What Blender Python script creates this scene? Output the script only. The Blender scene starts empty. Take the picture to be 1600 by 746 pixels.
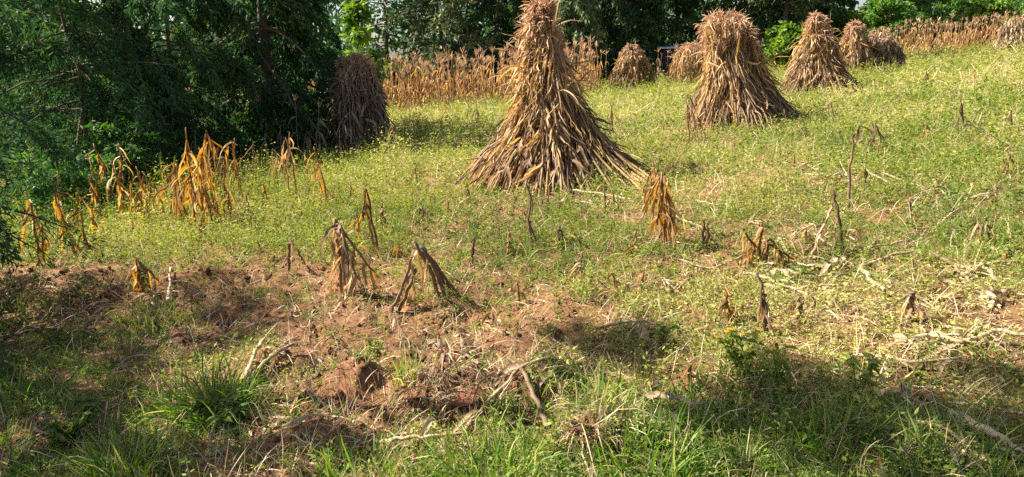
import bpy, math, random
import numpy as np
from mathutils import Vector

# ------------------------------------------------------------------ camera, sky, sun, exposure
scene = bpy.context.scene
COL = scene.collection
F, PW, PH = 1062.0, 1600.0, 746.0            # focal length of the photograph in its own pixels
PITCH = math.radians(14.2)
CAM_H = 1.7
cam_d = bpy.data.cameras.new('camera')
cam = bpy.data.objects.new('camera', cam_d)
COL.objects.link(cam)
cam.location = (0, 0, CAM_H)
cam.rotation_euler = (math.radians(90) - PITCH, 0, 0)
cam_d.sensor_width = 36.0
cam_d.sensor_fit = 'HORIZONTAL'
cam_d.lens = 36.0 * F / PW
cam_d.clip_start = 0.05
cam_d.clip_end = 3000
scene.camera = cam

SUN_EL, SUN_AZ = math.radians(44), math.radians(15)      # from the left, a little beyond the field
SUN = Vector((-math.cos(SUN_EL) * math.cos(SUN_AZ), math.cos(SUN_EL) * math.sin(SUN_AZ), math.sin(SUN_EL)))
sd = bpy.data.lights.new('sun', 'SUN')
sd.energy = 5.0
sd.angle = math.radians(0.55)
sd.color = (1.0, 0.925, 0.775)
so = bpy.data.objects.new('sun', sd)
COL.objects.link(so)
so.rotation_euler = SUN.to_track_quat('Z', 'Y').to_euler()
so.location = (-20, 5, 30)
world = bpy.data.worlds.new("World")
scene.world = world
world.use_nodes = True
wn = world.node_tree
sky = wn.nodes.new('ShaderNodeTexSky')
sky.sky_type = 'NISHITA'
sky.sun_disc = False
sky.sun_elevation = SUN_EL
sky.sun_rotation = math.atan2(SUN.x, SUN.y)
sky.air_density = 1.0
sky.dust_density = 2.5
sky.ozone_density = 1.0
wn.nodes['Background'].inputs[1].default_value = 0.052
wn.links.new(sky.outputs[0], wn.nodes['Background'].inputs[0])
scene.view_settings.view_transform = 'Standard'
scene.view_settings.look = 'None'
scene.view_settings.exposure = 2.0
scene.view_settings.gamma = 1.0
scene.view_settings.use_curve_mapping = False
scene.render.engine = 'CYCLES'
scene.cycles.max_bounces = 6
scene.cycles.transparent_max_bounces = 4
scene.cycles.use_denoising = False

rng = np.random.default_rng(11)
random.seed(5)
R = rng.random
def RN(*s): return rng.standard_normal(s)
def U(a, b, *s): return rng.uniform(a, b, s if s else None)
def nrm(v): return v / np.maximum(np.linalg.norm(v, axis=-1, keepdims=True), 1e-9)

# ------------------------------------------------------------------ terrain functions
def _hash(ix, iy, seed):
    n = (ix.astype(np.int64) * 374761393 + iy.astype(np.int64) * 668265263 + seed * 1442695041) & 0x7fffffff
    n = ((n ^ (n >> 13)) * 1274126177) & 0x7fffffff
    return ((n ^ (n >> 16)) & 0xffff) / 65535.0
def vnoise(x, y, seed=0):
    ix, iy = np.floor(x), np.floor(y)
    fx, fy = x - ix, y - iy
    fx, fy = fx * fx * (3 - 2 * fx), fy * fy * (3 - 2 * fy)
    a, b = _hash(ix, iy, seed), _hash(ix + 1, iy, seed)
    c, d = _hash(ix, iy + 1, seed), _hash(ix + 1, iy + 1, seed)
    return (a * (1 - fx) + b * fx) * (1 - fy) + (c * (1 - fx) + d * fx) * fy
def fbm(x, y, seed=0, o=4):
    s, a, t = 0, 0.5, 0
    for k in range(o):
        s = s + a * vnoise(x * 2 ** k, y * 2 ** k, seed + k)
        t += a; a *= 0.5
    return s / t
def sstep(a, b, x):
    t = np.clip((x - a) / (b - a), 0, 1)
    return t * t * (3 - 2 * t)

SLOPE = 0.084                                 # the field rises to the right
def base_h(x, y):
    return SLOPE * 100 * np.tanh(np.asarray(x, float) / 100)
def project(x, y, z):
    dz = CAM_H - z
    c, s = math.cos(PITCH), math.sin(PITCH)
    fw = y * c + dz * s
    dn = dz * c - y * s
    fw = np.maximum(fw, 0.05)
    return PW / 2 + F * x / fw, PH / 2 + F * dn / fw
SOIL = [(420, 475, 330, 75, 1.0), (630, 590, 260, 100, 1.0), (830, 545, 200, 85, .6), (1060, 560, 90, 110, .6), (180, 445, 200, 40, .8), (1000, 470, 170, 60, .45), (1420, 620, 80, 34, .8),
        (880, 320, 160, 36, .55), (1240, 410, 220, 50, .7), (1470, 425, 160, 40, .55), (1540, 480, 90, 30, .4), (1330, 690, 120, 50, .5), (800, 660, 230, 60, .6)]
def soilness(x, y):
    px, py = project(x, y, base_h(x, y))
    s = np.zeros_like(px)
    for cx, cy, rx, ry, k in SOIL:
        q = ((px - cx) / rx) ** 2 + ((py - cy) / ry) ** 2
        s = np.maximum(s, k * np.exp(-q ** 1.5 * 0.8))
    n = fbm(x * 1.7 + 7, y * 1.7, 31, 4)
    s = np.clip(s + (n - .5) * 0.9 * (s > .04), 0, 1)
    return np.where(y > 0.3, s, 0)
MOUNDS = []                                   # filled with (x, y, radius, height)
def height(x, y):
    x = np.asarray(x, float); y = np.asarray(y, float)
    d = np.hypot(x, y)
    so_ = soilness(x, y)
    h = base_h(x, y)
    h = h + 0.16 * (fbm(x * .6, y * .6, 3, 2) - .5) * np.clip(d / 3, 0, 1)
    near = 1 / (1 + (d / 16) ** 2)
    h = h + (0.05 + .17 * so_) * (fbm(x * 2.6, y * 3.2, 9, 3) - .5) * near
    n2 = fbm(x * 9, y * 9, 17, 3)
    h = h + (0.012 + .085 * so_) * (n2 - .5) * near
    for mx, my, mr, mh in MOUNDS:
        h = h + mh * np.exp(-((x - mx) ** 2 + (y - my) ** 2) / mr ** 2) 
    return h
def at(px, py, zoff=0.0):
    c, s = math.cos(PITCH), math.sin(PITCH)
    u, v = px - PW / 2, py - PH / 2
    d = np.array([u, F * c - v * s, -(F * s + v * c)])
    d /= np.linalg.norm(d)
    lo, hi = 0.0, 4000.0
    t = CAM_H / max(SLOPE * d[0] - d[2], 1e-3)
    for _ in range(30):
        g = CAM_H + d[2] * t - float(base_h(d[0] * t, 0)); dg = d[2] - SLOPE / math.cosh(d[0] * t / 100) ** 2 * d[0]
        t = min(max(t - g / dg, .5), 400)
    p = d * t
    return np.array([p[0], p[1], float(height(p[0], p[1])) + zoff])
def depth_of(p):
    return p[1] * math.cos(PITCH) + (CAM_H - p[2]) * math.sin(PITCH)
def atd(px, py, y):                           # a point seen at a pixel, on the vertical plane at distance y
    c, s = math.cos(PITCH), math.sin(PITCH)
    u, v = px - PW / 2, py - PH / 2
    d = np.array([u, F * c - v * s, -(F * s + v * c)])
    return np.array([0, 0, CAM_H]) + d * (y / d[1])
def ground(x, y): return np.array([x, y, float(height(x, y))])

for px, py, r, h in [(560, 590, .16, .13), (720, 590, .2, .17), (625, 640, .13, -.12), (700, 655, .12, -.12), (835, 655, .12, -.1), (520, 560, .13, -.08), (640, 560, .12, .07), (920, 690, .2, .12), (1370, 690, .3, .13), (470, 480, .2, .05), (840, 600, .2, .09),
                     (880, 470, .2, .06), (560, 470, .2, .07), (1060, 690, .25, .08), (700, 480, .18, .07), (410, 560, .2, .06), (1100, 590, .3, .07)]:
    p = at(px, py); MOUNDS.append((p[0], p[1], r, h))

# ------------------------------------------------------------------ mesh building helpers
class MB:
    def __init__(s): s.v, s.f, s.t, s.n = [], [], [], 0
    def add(s, v, f, t=0.5):
        v = np.asarray(v, np.float32).reshape(-1, 3)
        s.v.append(v); s.f.append(np.asarray(f, np.int64).reshape(-1, 4) + s.n)
        s.t.append(np.broadcast_to(np.asarray(t, np.float32), (len(v),))); s.n += len(v)
        return s
    def mesh(s, name, org=(0, 0, 0), smooth=False):
        v = np.concatenate(s.v) - np.asarray(org, np.float32); f = np.concatenate(s.f); t = np.concatenate(s.t)
        me = bpy.data.meshes.new(name)
        tri = f[:, 3] == f[:, 2]
        cnt = np.where(tri, 3, 4)
        mask = np.ones((len(f), 4), bool); mask[tri, 3] = False
        loops = f[mask]
        me.vertices.add(len(v)); me.vertices.foreach_set('co', v.astype(np.float32).ravel())
        me.loops.add(len(loops)); me.loops.foreach_set('vertex_index', loops.astype(np.int32))
        me.polygons.add(len(f)); st = np.zeros(len(f), np.int32); st[1:] = np.cumsum(cnt)[:-1]
        me.polygons.foreach_set('loop_start', st)
        a = me.attributes.new('tint', 'FLOAT', 'POINT'); a.data.foreach_set('value', t.astype(np.float32))
        if smooth: me.polygons.foreach_set('use_smooth', np.ones(len(f), bool))
        me.update(calc_edges=True)
        return me
    def build(s, name, mat, parent=None, loc=None, smooth=False):
        org = wloc(parent) if parent is not None else np.zeros(3)
        if loc is not None: org = np.asarray(loc, float)
        me = s.mesh(name, org, smooth)
        me.materials.append(mat)
        o = bpy.data.objects.new(name, me); COL.objects.link(o)
        if parent is not None: o.parent = parent
        elif loc is not None: o.location = loc
        return o
def wloc(o):
    p = np.zeros(3)
    while o is not None: p += np.array(o.location); o = o.parent
    return p
def tag(o, label=None, cat=None, group=None, kind=None):
    if label: o['label'] = label
    if cat: o['category'] = cat
    if group: o['group'] = group
    if kind: o['kind'] = kind
    return o
def thing(name, loc, label, cat, group=None):
    o = bpy.data.objects.new(name, None); COL.objects.link(o); o.location = loc; o.empty_display_size = .2
    return tag(o, label, cat, group)
def copy_tree(o, parent=None):
    c = o.copy(); COL.objects.link(c)
    if parent is not None: c.parent = parent
    for ch in o.children: copy_tree(ch, c)
    return c

def leafquads(P, D, N, L, W, mid=0.45):
    """one rhombic leaf each"""
    D = nrm(D); S = nrm(np.cross(D, N)); L = np.asarray(L)[:, None]; W = np.asarray(W)[:, None]
    v = np.stack([P, P + D * L * mid + S * W * .5, P + D * L, P + D * L * mid - S * W * .5], 1)
    k = len(P); return v.reshape(-1, 3), (np.arange(k)[:, None] * 4 + np.arange(4)[None])
def ribbons(P, Sd, W, fold=0.0):
    """P (K,S,3) paths, Sd (K,S,3) side vectors, W (K,S) widths; fold raises the two edges"""
    K, S, _ = P.shape
    T = nrm(np.gradient(P, axis=1)); Nn = nrm(np.cross(Sd, T))
    if fold == 0:
        v = np.stack([P - Sd * W[..., None] / 2, P + Sd * W[..., None] / 2], 2); c = 2
    else:
        e = Nn * (W * fold)[..., None]
        v = np.stack([P - Sd * W[..., None] / 2 + e, P, P + Sd * W[..., None] / 2 + e], 2); c = 3
    idx = np.arange(K * S * c).reshape(K, S, c)
    f = np.stack([idx[:, :-1, :-1], idx[:, :-1, 1:], idx[:, 1:, 1:], idx[:, 1:, :-1]], -1).reshape(-1, 4)
    return v.reshape(-1, 3), f, S * c
def tubes(P, Rr, n=5, cap=True):
    P = np.asarray(P, float)
    if P.ndim == 2: P = P[None]; Rr = np.asarray(Rr, float)[None]
    K, S, _ = P.shape
    T = nrm(np.gradient(P, axis=1))
    ref = np.where(np.abs(T[..., 2:3]) > .8, np.array([1., 0, 0]), np.array([0, 0, 1.]))
    A = nrm(np.cross(T, ref)); B = np.cross(T, A)
    an = np.linspace(0, 2 * np.pi, n, endpoint=False)
    v = P[:, :, None] + (A[:, :, None] * np.cos(an)[:, None] + B[:, :, None] * np.sin(an)[:, None]) * Rr[:, :, None, None]
    idx = np.arange(K * S * n).reshape(K, S, n); nx = np.roll(idx, -1, 2)
    f = np.stack([idx[:, :-1], nx[:, :-1], nx[:, 1:], idx[:, 1:]], -1).reshape(-1, 4)
    if cap and n >= 4:
        for e in (0, -1):
            r = idx[:, e]
            for j in range(1, n - 1, 2):
                j2 = min(j + 2, n - 1)
                q = np.stack([r[:, 0], r[:, j], r[:, j + 1], r[:, j2]], -1)
                f = np.concatenate([f, q])
    return v.reshape(-1, 3), f
def arcs(P0, D0, L, S=6, sag=0.5, jit=0.12, floor=None):
    """curved paths that start at P0 along D0 and sag"""
    K = len(P0); P = np.zeros((K, S, 3)); P[:, 0] = P0; d = nrm(np.asarray(D0, float)); L = np.broadcast_to(L, (K,))
    sag = np.broadcast_to(sag, (K,))
    for s in range(1, S):
        d = nrm(d + np.array([0, 0, -1.]) * (sag * 2 / S)[:, None] + RN(K, 3) * jit)
        q = P[:, s - 1] + d * (L / (S - 1))[:, None]
        if floor is not None:
            fl = floor if np.isscalar(floor) else floor(q)
            low = q[:, 2] < fl + .008
            q[:, 2] = np.maximum(q[:, 2], fl + .008 + R(K) * .02)
        P[:, s] = q
    return P
def leaf_strips(mb, P0, D0, L, W, S=6, sag=.5, jit=.12, fold=.18, tint=None, floor=None, face=None, twist=.35):
    K = len(P0); P = arcs(P0, D0, L, S, sag, jit, floor)
    T = nrm(np.gradient(P, axis=1))
    ref = face if face is not None else RN(K, 3)
    sd = nrm(np.cross(T, (ref[:, None] + np.cumsum(RN(K, S, 3) * twist, axis=1))))
    sh = np.interp(np.linspace(0, 1, S), [0, .15, .45, .8, 1], [.55, .9, 1, .6, .08])
    Wm = np.broadcast_to(W, (K,))[:, None] * sh[None] * U(.7, 1.15, K, S)
    v, f, per = ribbons(P, sd, Wm, fold)
    t = R(K) if tint is None else tint
    mb.add(v, f, np.repeat(t, per)); return P

# ------------------------------------------------------------------ materials
def ramp(nt, cols):
    r = nt.nodes.new('ShaderNodeValToRGB'); e = r.color_ramp.elements
    n = len(cols)
    while len(e) < n: e.new(.5)
    for i, c in enumerate(cols):
        e[i].position = i / (n - 1); e[i].color = (*c, 1)
    return r
def leafmat(name, cols, trans=.35, rough=.6, spec=.25, tcol=1.25, nscale=14):
    m = bpy.data.materials.new(name); m.use_nodes = True; nt = m.node_tree; N = nt.nodes; Lk = nt.links
    b = N['Principled BSDF']; out = N['Material Output']
    a = N.new('ShaderNodeAttribute'); a.attribute_name = 'tint'
    g = N.new('ShaderNodeNewGeometry'); nz = N.new('ShaderNodeTexNoise'); nz.inputs['Scale'].default_value = nscale; nz.inputs['Detail'].default_value = 3
    Lk.new(g.outputs['Position'], nz.inputs['Vector'])
    ad = N.new('ShaderNodeMath'); ad.operation = 'MULTIPLY_ADD'; ad.inputs[1].default_value = .55; ad.inputs[2].default_value = -.275
    Lk.new(nz.outputs['Fac'], ad.inputs[0])
    sm = N.new('ShaderNodeMath'); sm.operation = 'ADD'; sm.use_clamp = True
    Lk.new(ad.outputs[0], sm.inputs[0]); Lk.new(a.outputs['Fac'], sm.inputs[1])
    r = ramp(nt, cols); Lk.new(sm.outputs[0], r.inputs[0])
    Lk.new(r.outputs[0], b.inputs['Base Color'])
    b.inputs['Roughness'].default_value = rough; b.inputs['Specular IOR Level'].default_value = spec
    if trans > 0:
        hs = N.new('ShaderNodeHueSaturation'); hs.inputs['Saturation'].default_value = 1.25; hs.inputs['Value'].default_value = tcol
        Lk.new(r.outputs[0], hs.inputs['Color'])
        t = N.new('ShaderNodeBsdfTranslucent'); Lk.new(hs.outputs[0], t.inputs[0])
        mx = N.new('ShaderNodeMixShader'); mx.inputs[0].default_value = trans
        Lk.new(b.outputs[0], mx.inputs[1]); Lk.new(t.outputs[0], mx.inputs[2]); Lk.new(mx.outputs[0], out.inputs[0])
    return m
M_corn = leafmat('dry_maize', [(.09, .055, .035), (.195, .135, .09), (.34, .215, .11), (.45, .29, .125), (.55, .43, .27)], .38)
M_orange = leafmat('orange_maize', [(.10, .055, .03), (.23, .13, .055), (.38, .215, .08), (.48, .30, .125), (.57, .43, .25)], .42, tcol=1.2)
M_field = leafmat('field_maize', [(.13, .07, .04), (.26, .155, .085), (.40, .245, .12), (.50, .33, .165), (.58, .45, .28)], .4)
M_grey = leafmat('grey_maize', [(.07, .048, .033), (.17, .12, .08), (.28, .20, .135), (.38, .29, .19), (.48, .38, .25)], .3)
M_tassel = leafmat('maize_tassel', [(.18, .10, .07), (.32, .20, .135), (.44, .29, .19), (.54, .38, .25)], .35)
M_straw = leafmat('straw', [(.10, .065, .04), (.21, .14, .085), (.34, .245, .15), (.45, .35, .22), (.55, .46, .33)], .2)
M_weed = leafmat('weed_leaf', [(.03, .07, .016), (.082, .132, .026), (.178, .215, .045), (.28, .28, .08), (.37, .34, .15)], .38, .65, .12, nscale=3)
M_grass = leafmat('grass_blade', [(.04, .09, .02), (.08, .16, .03), (.14, .22, .045), (.24, .28, .07), (.38, .33, .15)], .4, nscale=3)
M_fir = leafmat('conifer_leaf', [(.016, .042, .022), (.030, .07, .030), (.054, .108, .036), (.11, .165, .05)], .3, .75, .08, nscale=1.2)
M_fir2 = leafmat('light_conifer_leaf', [(.04, .075, .035), (.065, .11, .045), (.10, .15, .06), (.15, .19, .08)], .3, nscale=1.2)
M_pine = leafmat('olive_pine_leaf', [(.04, .06, .03), (.075, .10, .045), (.12, .14, .06), (.18, .18, .085)], .3, nscale=1.2)
M_broad = leafmat('broad_leaf', [(.035, .08, .02), (.06, .13, .03), (.10, .19, .04), (.17, .26, .06)], .42, nscale=1.5)
M_bright = leafmat('bright_broad_leaf', [(.05, .11, .018), (.11, .19, .028), (.18, .26, .04), (.27, .33, .07)], .42, nscale=1.5)
M_bark = leafmat('bark', [(.035, .028, .022), (.07, .055, .042), (.12, .095, .075), (.17, .14, .11)], 0, .85, .1, nscale=9)
M_petal = leafmat('yellow_petal', [(.6, .38, .02), (.75, .5, .03), (.8, .6, .05)], .3)
M_metal = leafmat('roof_sheet', [(.5, .5, .5), (.6, .61, .62), (.68, .69, .7)], 0, .45, .5)
M_wood = leafmat('shed_wood', [(.025, .02, .015), (.045, .036, .028), (.07, .055, .04)], 0, .8, .2)

def soilmat(name, use_cover=True):
    m = bpy.data.materials.new(name); m.use_nodes = True; nt = m.node_tree; N = nt.nodes; Lk = nt.links
    b = N['Principled BSDF']; g = N.new('ShaderNodeNewGeometry')
    def noise(sc, det, rough=.6):
        n = N.new('ShaderNodeTexNoise'); n.inputs['Scale'].default_value = sc; n.inputs['Detail'].default_value = det; n.inputs['Roughness'].default_value = rough
        Lk.new(g.outputs['Position'], n.inputs['Vector']); return n
    n1, n2, n3 = noise(1.6, 6), noise(22, 6, .7), noise(90, 4, .7)
    r1 = ramp(nt, [(.045, .018, .010), (.108, .044, .024), (.20, .092, .052), (.30, .185, .115)])
    mm = N.new('ShaderNodeMix'); mm.inputs[0].default_value = .55
    Lk.new(n1.outputs['Fac'], mm.inputs[2]); Lk.new(n2.outputs['Fac'], mm.inputs[3])
    st = N.new('ShaderNodeMapRange'); st.inputs[1].default_value = .32; st.inputs[2].default_value = .68
    Lk.new(mm.outputs[0], st.inputs[0]); Lk.new(st.outputs[0], r1.inputs[0])
    col = r1.outputs[0]
    if use_cover:
        a = N.new('ShaderNodeAttribute'); a.attribute_name = 'tint'
        r2 = ramp(nt, [(.09, .08, .03), (.19, .16, .055), (.32, .27, .11), (.40, .33, .18)])
        Lk.new(n2.outputs['Fac'], r2.inputs[0])
        mc = N.new('ShaderNodeMix'); mc.data_type = 'RGBA'
        Lk.new(a.outputs['Fac'], mc.inputs[0]); Lk.new(col, mc.inputs[6]); Lk.new(r2.outputs[0], mc.inputs[7])
        col = mc.outputs[2]
    Lk.new(col, b.inputs['Base Color']); b.inputs['Roughness'].default_value = .95; b.inputs['Specular IOR Level'].default_value = .1
    bp = N.new('ShaderNodeBump'); bp.inputs['Strength'].default_value = .8; bp.inputs['Distance'].default_value = .02
    ad = N.new('ShaderNodeMath'); ad.operation = 'ADD'; Lk.new(n2.outputs['Fac'], ad.inputs[0]); Lk.new(n3.outputs['Fac'], ad.inputs[1])
    Lk.new(ad.outputs[0], bp.inputs['Height']); Lk.new(bp.outputs[0], b.inputs['Normal'])
    return m
M_soil = soilmat('field_soil')
M_clod = soilmat('soil_clod', False)

# ------------------------------------------------------------------ the ground, one sheet to the horizon
def make_ground():
    ra = np.concatenate([[0.02], np.geomspace(.5, 2.2, 25), np.geomspace(2.2, 70, 560)[1:], np.geomspace(70, 1600, 30)[1:]])
    an = np.concatenate([np.linspace(-46, 46, 760), np.linspace(46, 314, 110)[1:-1]])
    an = np.radians(an)
    A, B = np.meshgrid(an, ra)
    x, y = np.sin(A) * B, np.cos(A) * B
    z = height(x, y)
    cov = np.clip(sstep(5, 22, np.hypot(x, y)) * .85 * (1 - .7 * soilness(x, y)) + .10, 0, 1)
    n, k = A.shape
    idx = np.arange(n * k).reshape(n, k); nx = np.roll(idx, -1, 1)
    f = np.stack([idx[:-1], idx[1:], nx[1:], nx[:-1]], -1).reshape(-1, 4)
    mb = MB(); mb.add(np.stack([x, y, z], -1).reshape(-1, 3), f, cov.ravel())
    c = len(ra) 
    o = mb.build('ground', M_soil, smooth=True); tag(o, kind='structure')
make_ground()

# ------------------------------------------------------------------ trees and bushes
def tree(name, label, base, h, r, cb, limbs, twigs, leaves, mat, cat='tree', group=None, rise=.1, droop=.5, LL=.3, LW=.1, shape='cone', spread=.5,
         jit=.6, trunk_r=None, lean=(0, 0), hang=0.0, trunk=True, tlen=.45, sel=None, tintb=(0, 1)):
    base = np.asarray(base, float); root = thing(name, base, label, cat, group)
    tr = trunk_r or h * .016
    S = 9; t = np.linspace(0, 1, S)
    wob = np.cumsum(RN(S, 2) * .012 * h, 0); wob -= wob[0]
    TP = np.stack([base[0] + lean[0] * t * h + wob[:, 0], base[1] + lean[1] * t * h + wob[:, 1], base[2] - .15 + t * (h + .15)], -1)
    if trunk:
        mb = MB(); rr = tr * (1 - t * .92); rr[0] *= 1.35
        v, f = tubes(TP, rr, 9); mb.add(v, f, np.repeat(U(.2, .8, S), 9)); mb.build('trunk', M_bark, root, smooth=True)
    K = limbs
    fz = np.sort(U(cb, .95, K))
    az = np.arange(K) * 2.39996 + RN(K) * .5
    u = (fz - cb) / (1 - cb)
    if shape == 'cone': ln = r * (1 - u) ** .8 + .06 * r
    elif shape == 'round': ln = r * np.sqrt(np.clip(1 - (u * 2 - .85) ** 2 / 1.35, .05, 1))
    elif shape == 'column': ln = r * np.interp(u, [0, .1, .75, 1], [.7, 1, .85, .15])
    elif shape == 'umbrella': ln = r * np.interp(u, [0, .3, .7, 1], [.55, .9, 1, .3])
    ln = ln * U(.6, 1.15, K)
    if sel is not None:
        ln = ln * sel(az, fz)
    P0 = np.stack([np.interp(fz, t, TP[:, i]) for i in range(3)], -1)
    rz = rise + RN(K) * .15 + (.5 * u if shape in ('round',) else 0)
    D0 = np.stack([np.cos(az), np.sin(az), rz], -1)
    LP = arcs(P0, D0, ln, 6, droop, .06)
    mb = MB(); rr = (tr * .42 * (.35 + .65 * (1 - u)))[:, None] * np.linspace(1, .2, 6)[None]
    v, f = tubes(LP, rr, 5); mb.add(v, f, U(.1, .7)); mb.build('limbs', M_bark, root)
    # twigs and their leaves
    fr = U(.18, 1, K, twigs); seg = fr * 5; i0 = np.minimum(seg.astype(int), 4); w = (seg - i0)[..., None]
    ki = np.arange(K)[:, None]
    TPt = LP[ki, i0] * (1 - w) + LP[ki, i0 + 1] * w
    TD = nrm(LP[ki, i0 + 1] - LP[ki, i0]); sidev = nrm(np.cross(TD, np.array([0, 0, 1.])))
    sgn = U(-1, 1, K, twigs)[..., None]
    D = nrm(TD * .6 + sidev * sgn * 1.3 + RN(K, twigs, 3) * spread * .5 + np.array([0, 0, -hang]))
    tl = ln[:, None] * tlen * U(.5, 1.2, K, twigs) * (1.15 - .6 * fr)
    tw = arcs(TPt.reshape(-1, 3), D.reshape(-1, 3), tl.ravel(), 4, droop * .8 + hang, .08)
    kt = len(tw)
    lf = U(.05, 1.05, kt, leaves) * 3; j0 = np.minimum(lf.astype(int), 2); w = (lf - j0)[..., None]
    q = np.arange(kt)[:, None]
    LPp = tw[q, j0] * (1 - w) + tw[q, j0 + 1] * w + RN(kt, leaves, 3) * LL * .35
    LD = nrm(nrm(tw[q, j0 + 1] - tw[q, j0]) + RN(kt, leaves, 3) * jit + np.array([0, 0, -hang * .7]))
    LD = LD.reshape(-1, 3); P = LPp.reshape(-1, 3); n = len(P)
    keep = P[:, 2] > base[2] + .02; P, LD = P[keep], LD[keep]; n = len(P)
    Nn = nrm(np.array([0, 0, 1.]) * .6 + RN(n, 3))
    v, f = leafquads(P, LD, Nn, LL * U(.6, 1.3, n), LW * U(.6, 1.3, n))
    tw_t = np.repeat(np.clip(.5 + RN(kt) * .22, 0, 1), leaves)[keep]
    ti = tintb[0] + (tintb[1] - tintb[0]) * np.clip(tw_t + RN(n) * .12, 0, 1)
    mb = MB(); mb.add(v, f, np.repeat(ti, 4)); mb.build('foliage', mat, root)
    return root
def gbase(px, y):                              # ground point in column px at distance y
    x = (px - 800) / F * y * 1.0
    for _ in range(4):
        z = float(height(x, y)); x = (px - 800) / F * (y * math.cos(PITCH) + (CAM_H - z) * math.sin(PITCH))
    return ground(x, y)

# near trees at the left
tree('conifer_tree', 'dark feathery conifer at the left edge, nearest the camera', (-5.5, 5.6, float(height(-5.5, 5.6))), 3.7, 1.7, .2, 56, 16, 46, M_fir, rise=.25, droop=.5, LL=.085, LW=.014, shape='column', jit=.7, tlen=.5)
tree('conifer_tree', 'dark conifer standing out of frame to the left of the camera', (-4.7, 3.9, float(height(-4.7, 3.9))), 4.3, 1.45, .08, 46, 12, 30, M_fir, rise=.2, droop=.5, LL=.09, LW=.03, shape='cone', jit=.7)
tree('slender_tree', 'tall slim leafy tree beside the camera that shades the foreground', (-3.45, 4.2, float(height(-3.45, 4.2))), 7.7, .8, .64, 17, 8, 22, M_broad, rise=.5, droop=.4, LL=.13, LW=.07, shape='round', trunk_r=.06)
tree('slender_tree', 'slim pole-like tree with a small high crown, out of frame at left, shaped to shade the foreground', (-5.25, 5.35, float(height(-5.25, 5.35))), 7.1, .85, .94, 12, 7, 14, M_broad, rise=.2, droop=.4, LL=.13, LW=.07, shape='round', trunk_r=.045, tlen=.22, sel=lambda a, f: .1 + .95 * np.abs(np.sin(a)) ** 2)  # unseen tree, crown spread front to back to cast a narrow foreground shadow
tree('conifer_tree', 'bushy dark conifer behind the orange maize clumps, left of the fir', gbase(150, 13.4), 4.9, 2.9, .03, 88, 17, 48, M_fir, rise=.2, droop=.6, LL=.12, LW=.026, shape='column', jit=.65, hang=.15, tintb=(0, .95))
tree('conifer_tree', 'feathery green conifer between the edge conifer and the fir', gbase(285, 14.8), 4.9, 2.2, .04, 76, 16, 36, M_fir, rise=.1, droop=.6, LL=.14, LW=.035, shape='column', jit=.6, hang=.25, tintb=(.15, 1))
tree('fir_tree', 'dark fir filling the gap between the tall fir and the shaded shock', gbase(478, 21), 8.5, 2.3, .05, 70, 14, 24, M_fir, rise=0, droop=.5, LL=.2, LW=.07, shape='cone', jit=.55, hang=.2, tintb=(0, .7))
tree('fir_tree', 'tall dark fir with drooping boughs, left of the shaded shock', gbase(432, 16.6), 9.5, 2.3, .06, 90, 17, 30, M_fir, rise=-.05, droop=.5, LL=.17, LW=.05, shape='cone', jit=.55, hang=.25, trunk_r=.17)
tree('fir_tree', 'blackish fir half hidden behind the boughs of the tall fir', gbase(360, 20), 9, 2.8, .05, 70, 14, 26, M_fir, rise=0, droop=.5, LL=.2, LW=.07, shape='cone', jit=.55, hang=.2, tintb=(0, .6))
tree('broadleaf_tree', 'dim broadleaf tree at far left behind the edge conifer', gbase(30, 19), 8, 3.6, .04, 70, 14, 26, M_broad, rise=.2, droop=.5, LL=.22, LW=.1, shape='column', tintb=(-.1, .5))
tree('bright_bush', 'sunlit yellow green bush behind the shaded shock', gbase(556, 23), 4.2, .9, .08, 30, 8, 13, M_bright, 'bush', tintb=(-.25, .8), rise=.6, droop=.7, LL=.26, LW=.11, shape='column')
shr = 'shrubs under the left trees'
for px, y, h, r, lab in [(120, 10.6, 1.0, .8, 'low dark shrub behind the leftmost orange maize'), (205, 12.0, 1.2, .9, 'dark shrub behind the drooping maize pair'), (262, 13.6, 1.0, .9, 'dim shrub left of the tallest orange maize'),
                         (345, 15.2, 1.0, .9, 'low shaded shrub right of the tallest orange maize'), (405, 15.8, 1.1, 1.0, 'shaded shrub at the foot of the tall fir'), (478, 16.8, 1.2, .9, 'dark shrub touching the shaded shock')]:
    tree('shrub', lab, gbase(px, y), h, r, .05, 26, 9, 18, M_broad, 'shrub', shr, rise=.6, droop=.5, LL=.09, LW=.045, shape='round', tintb=(-.15, .6))

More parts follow.
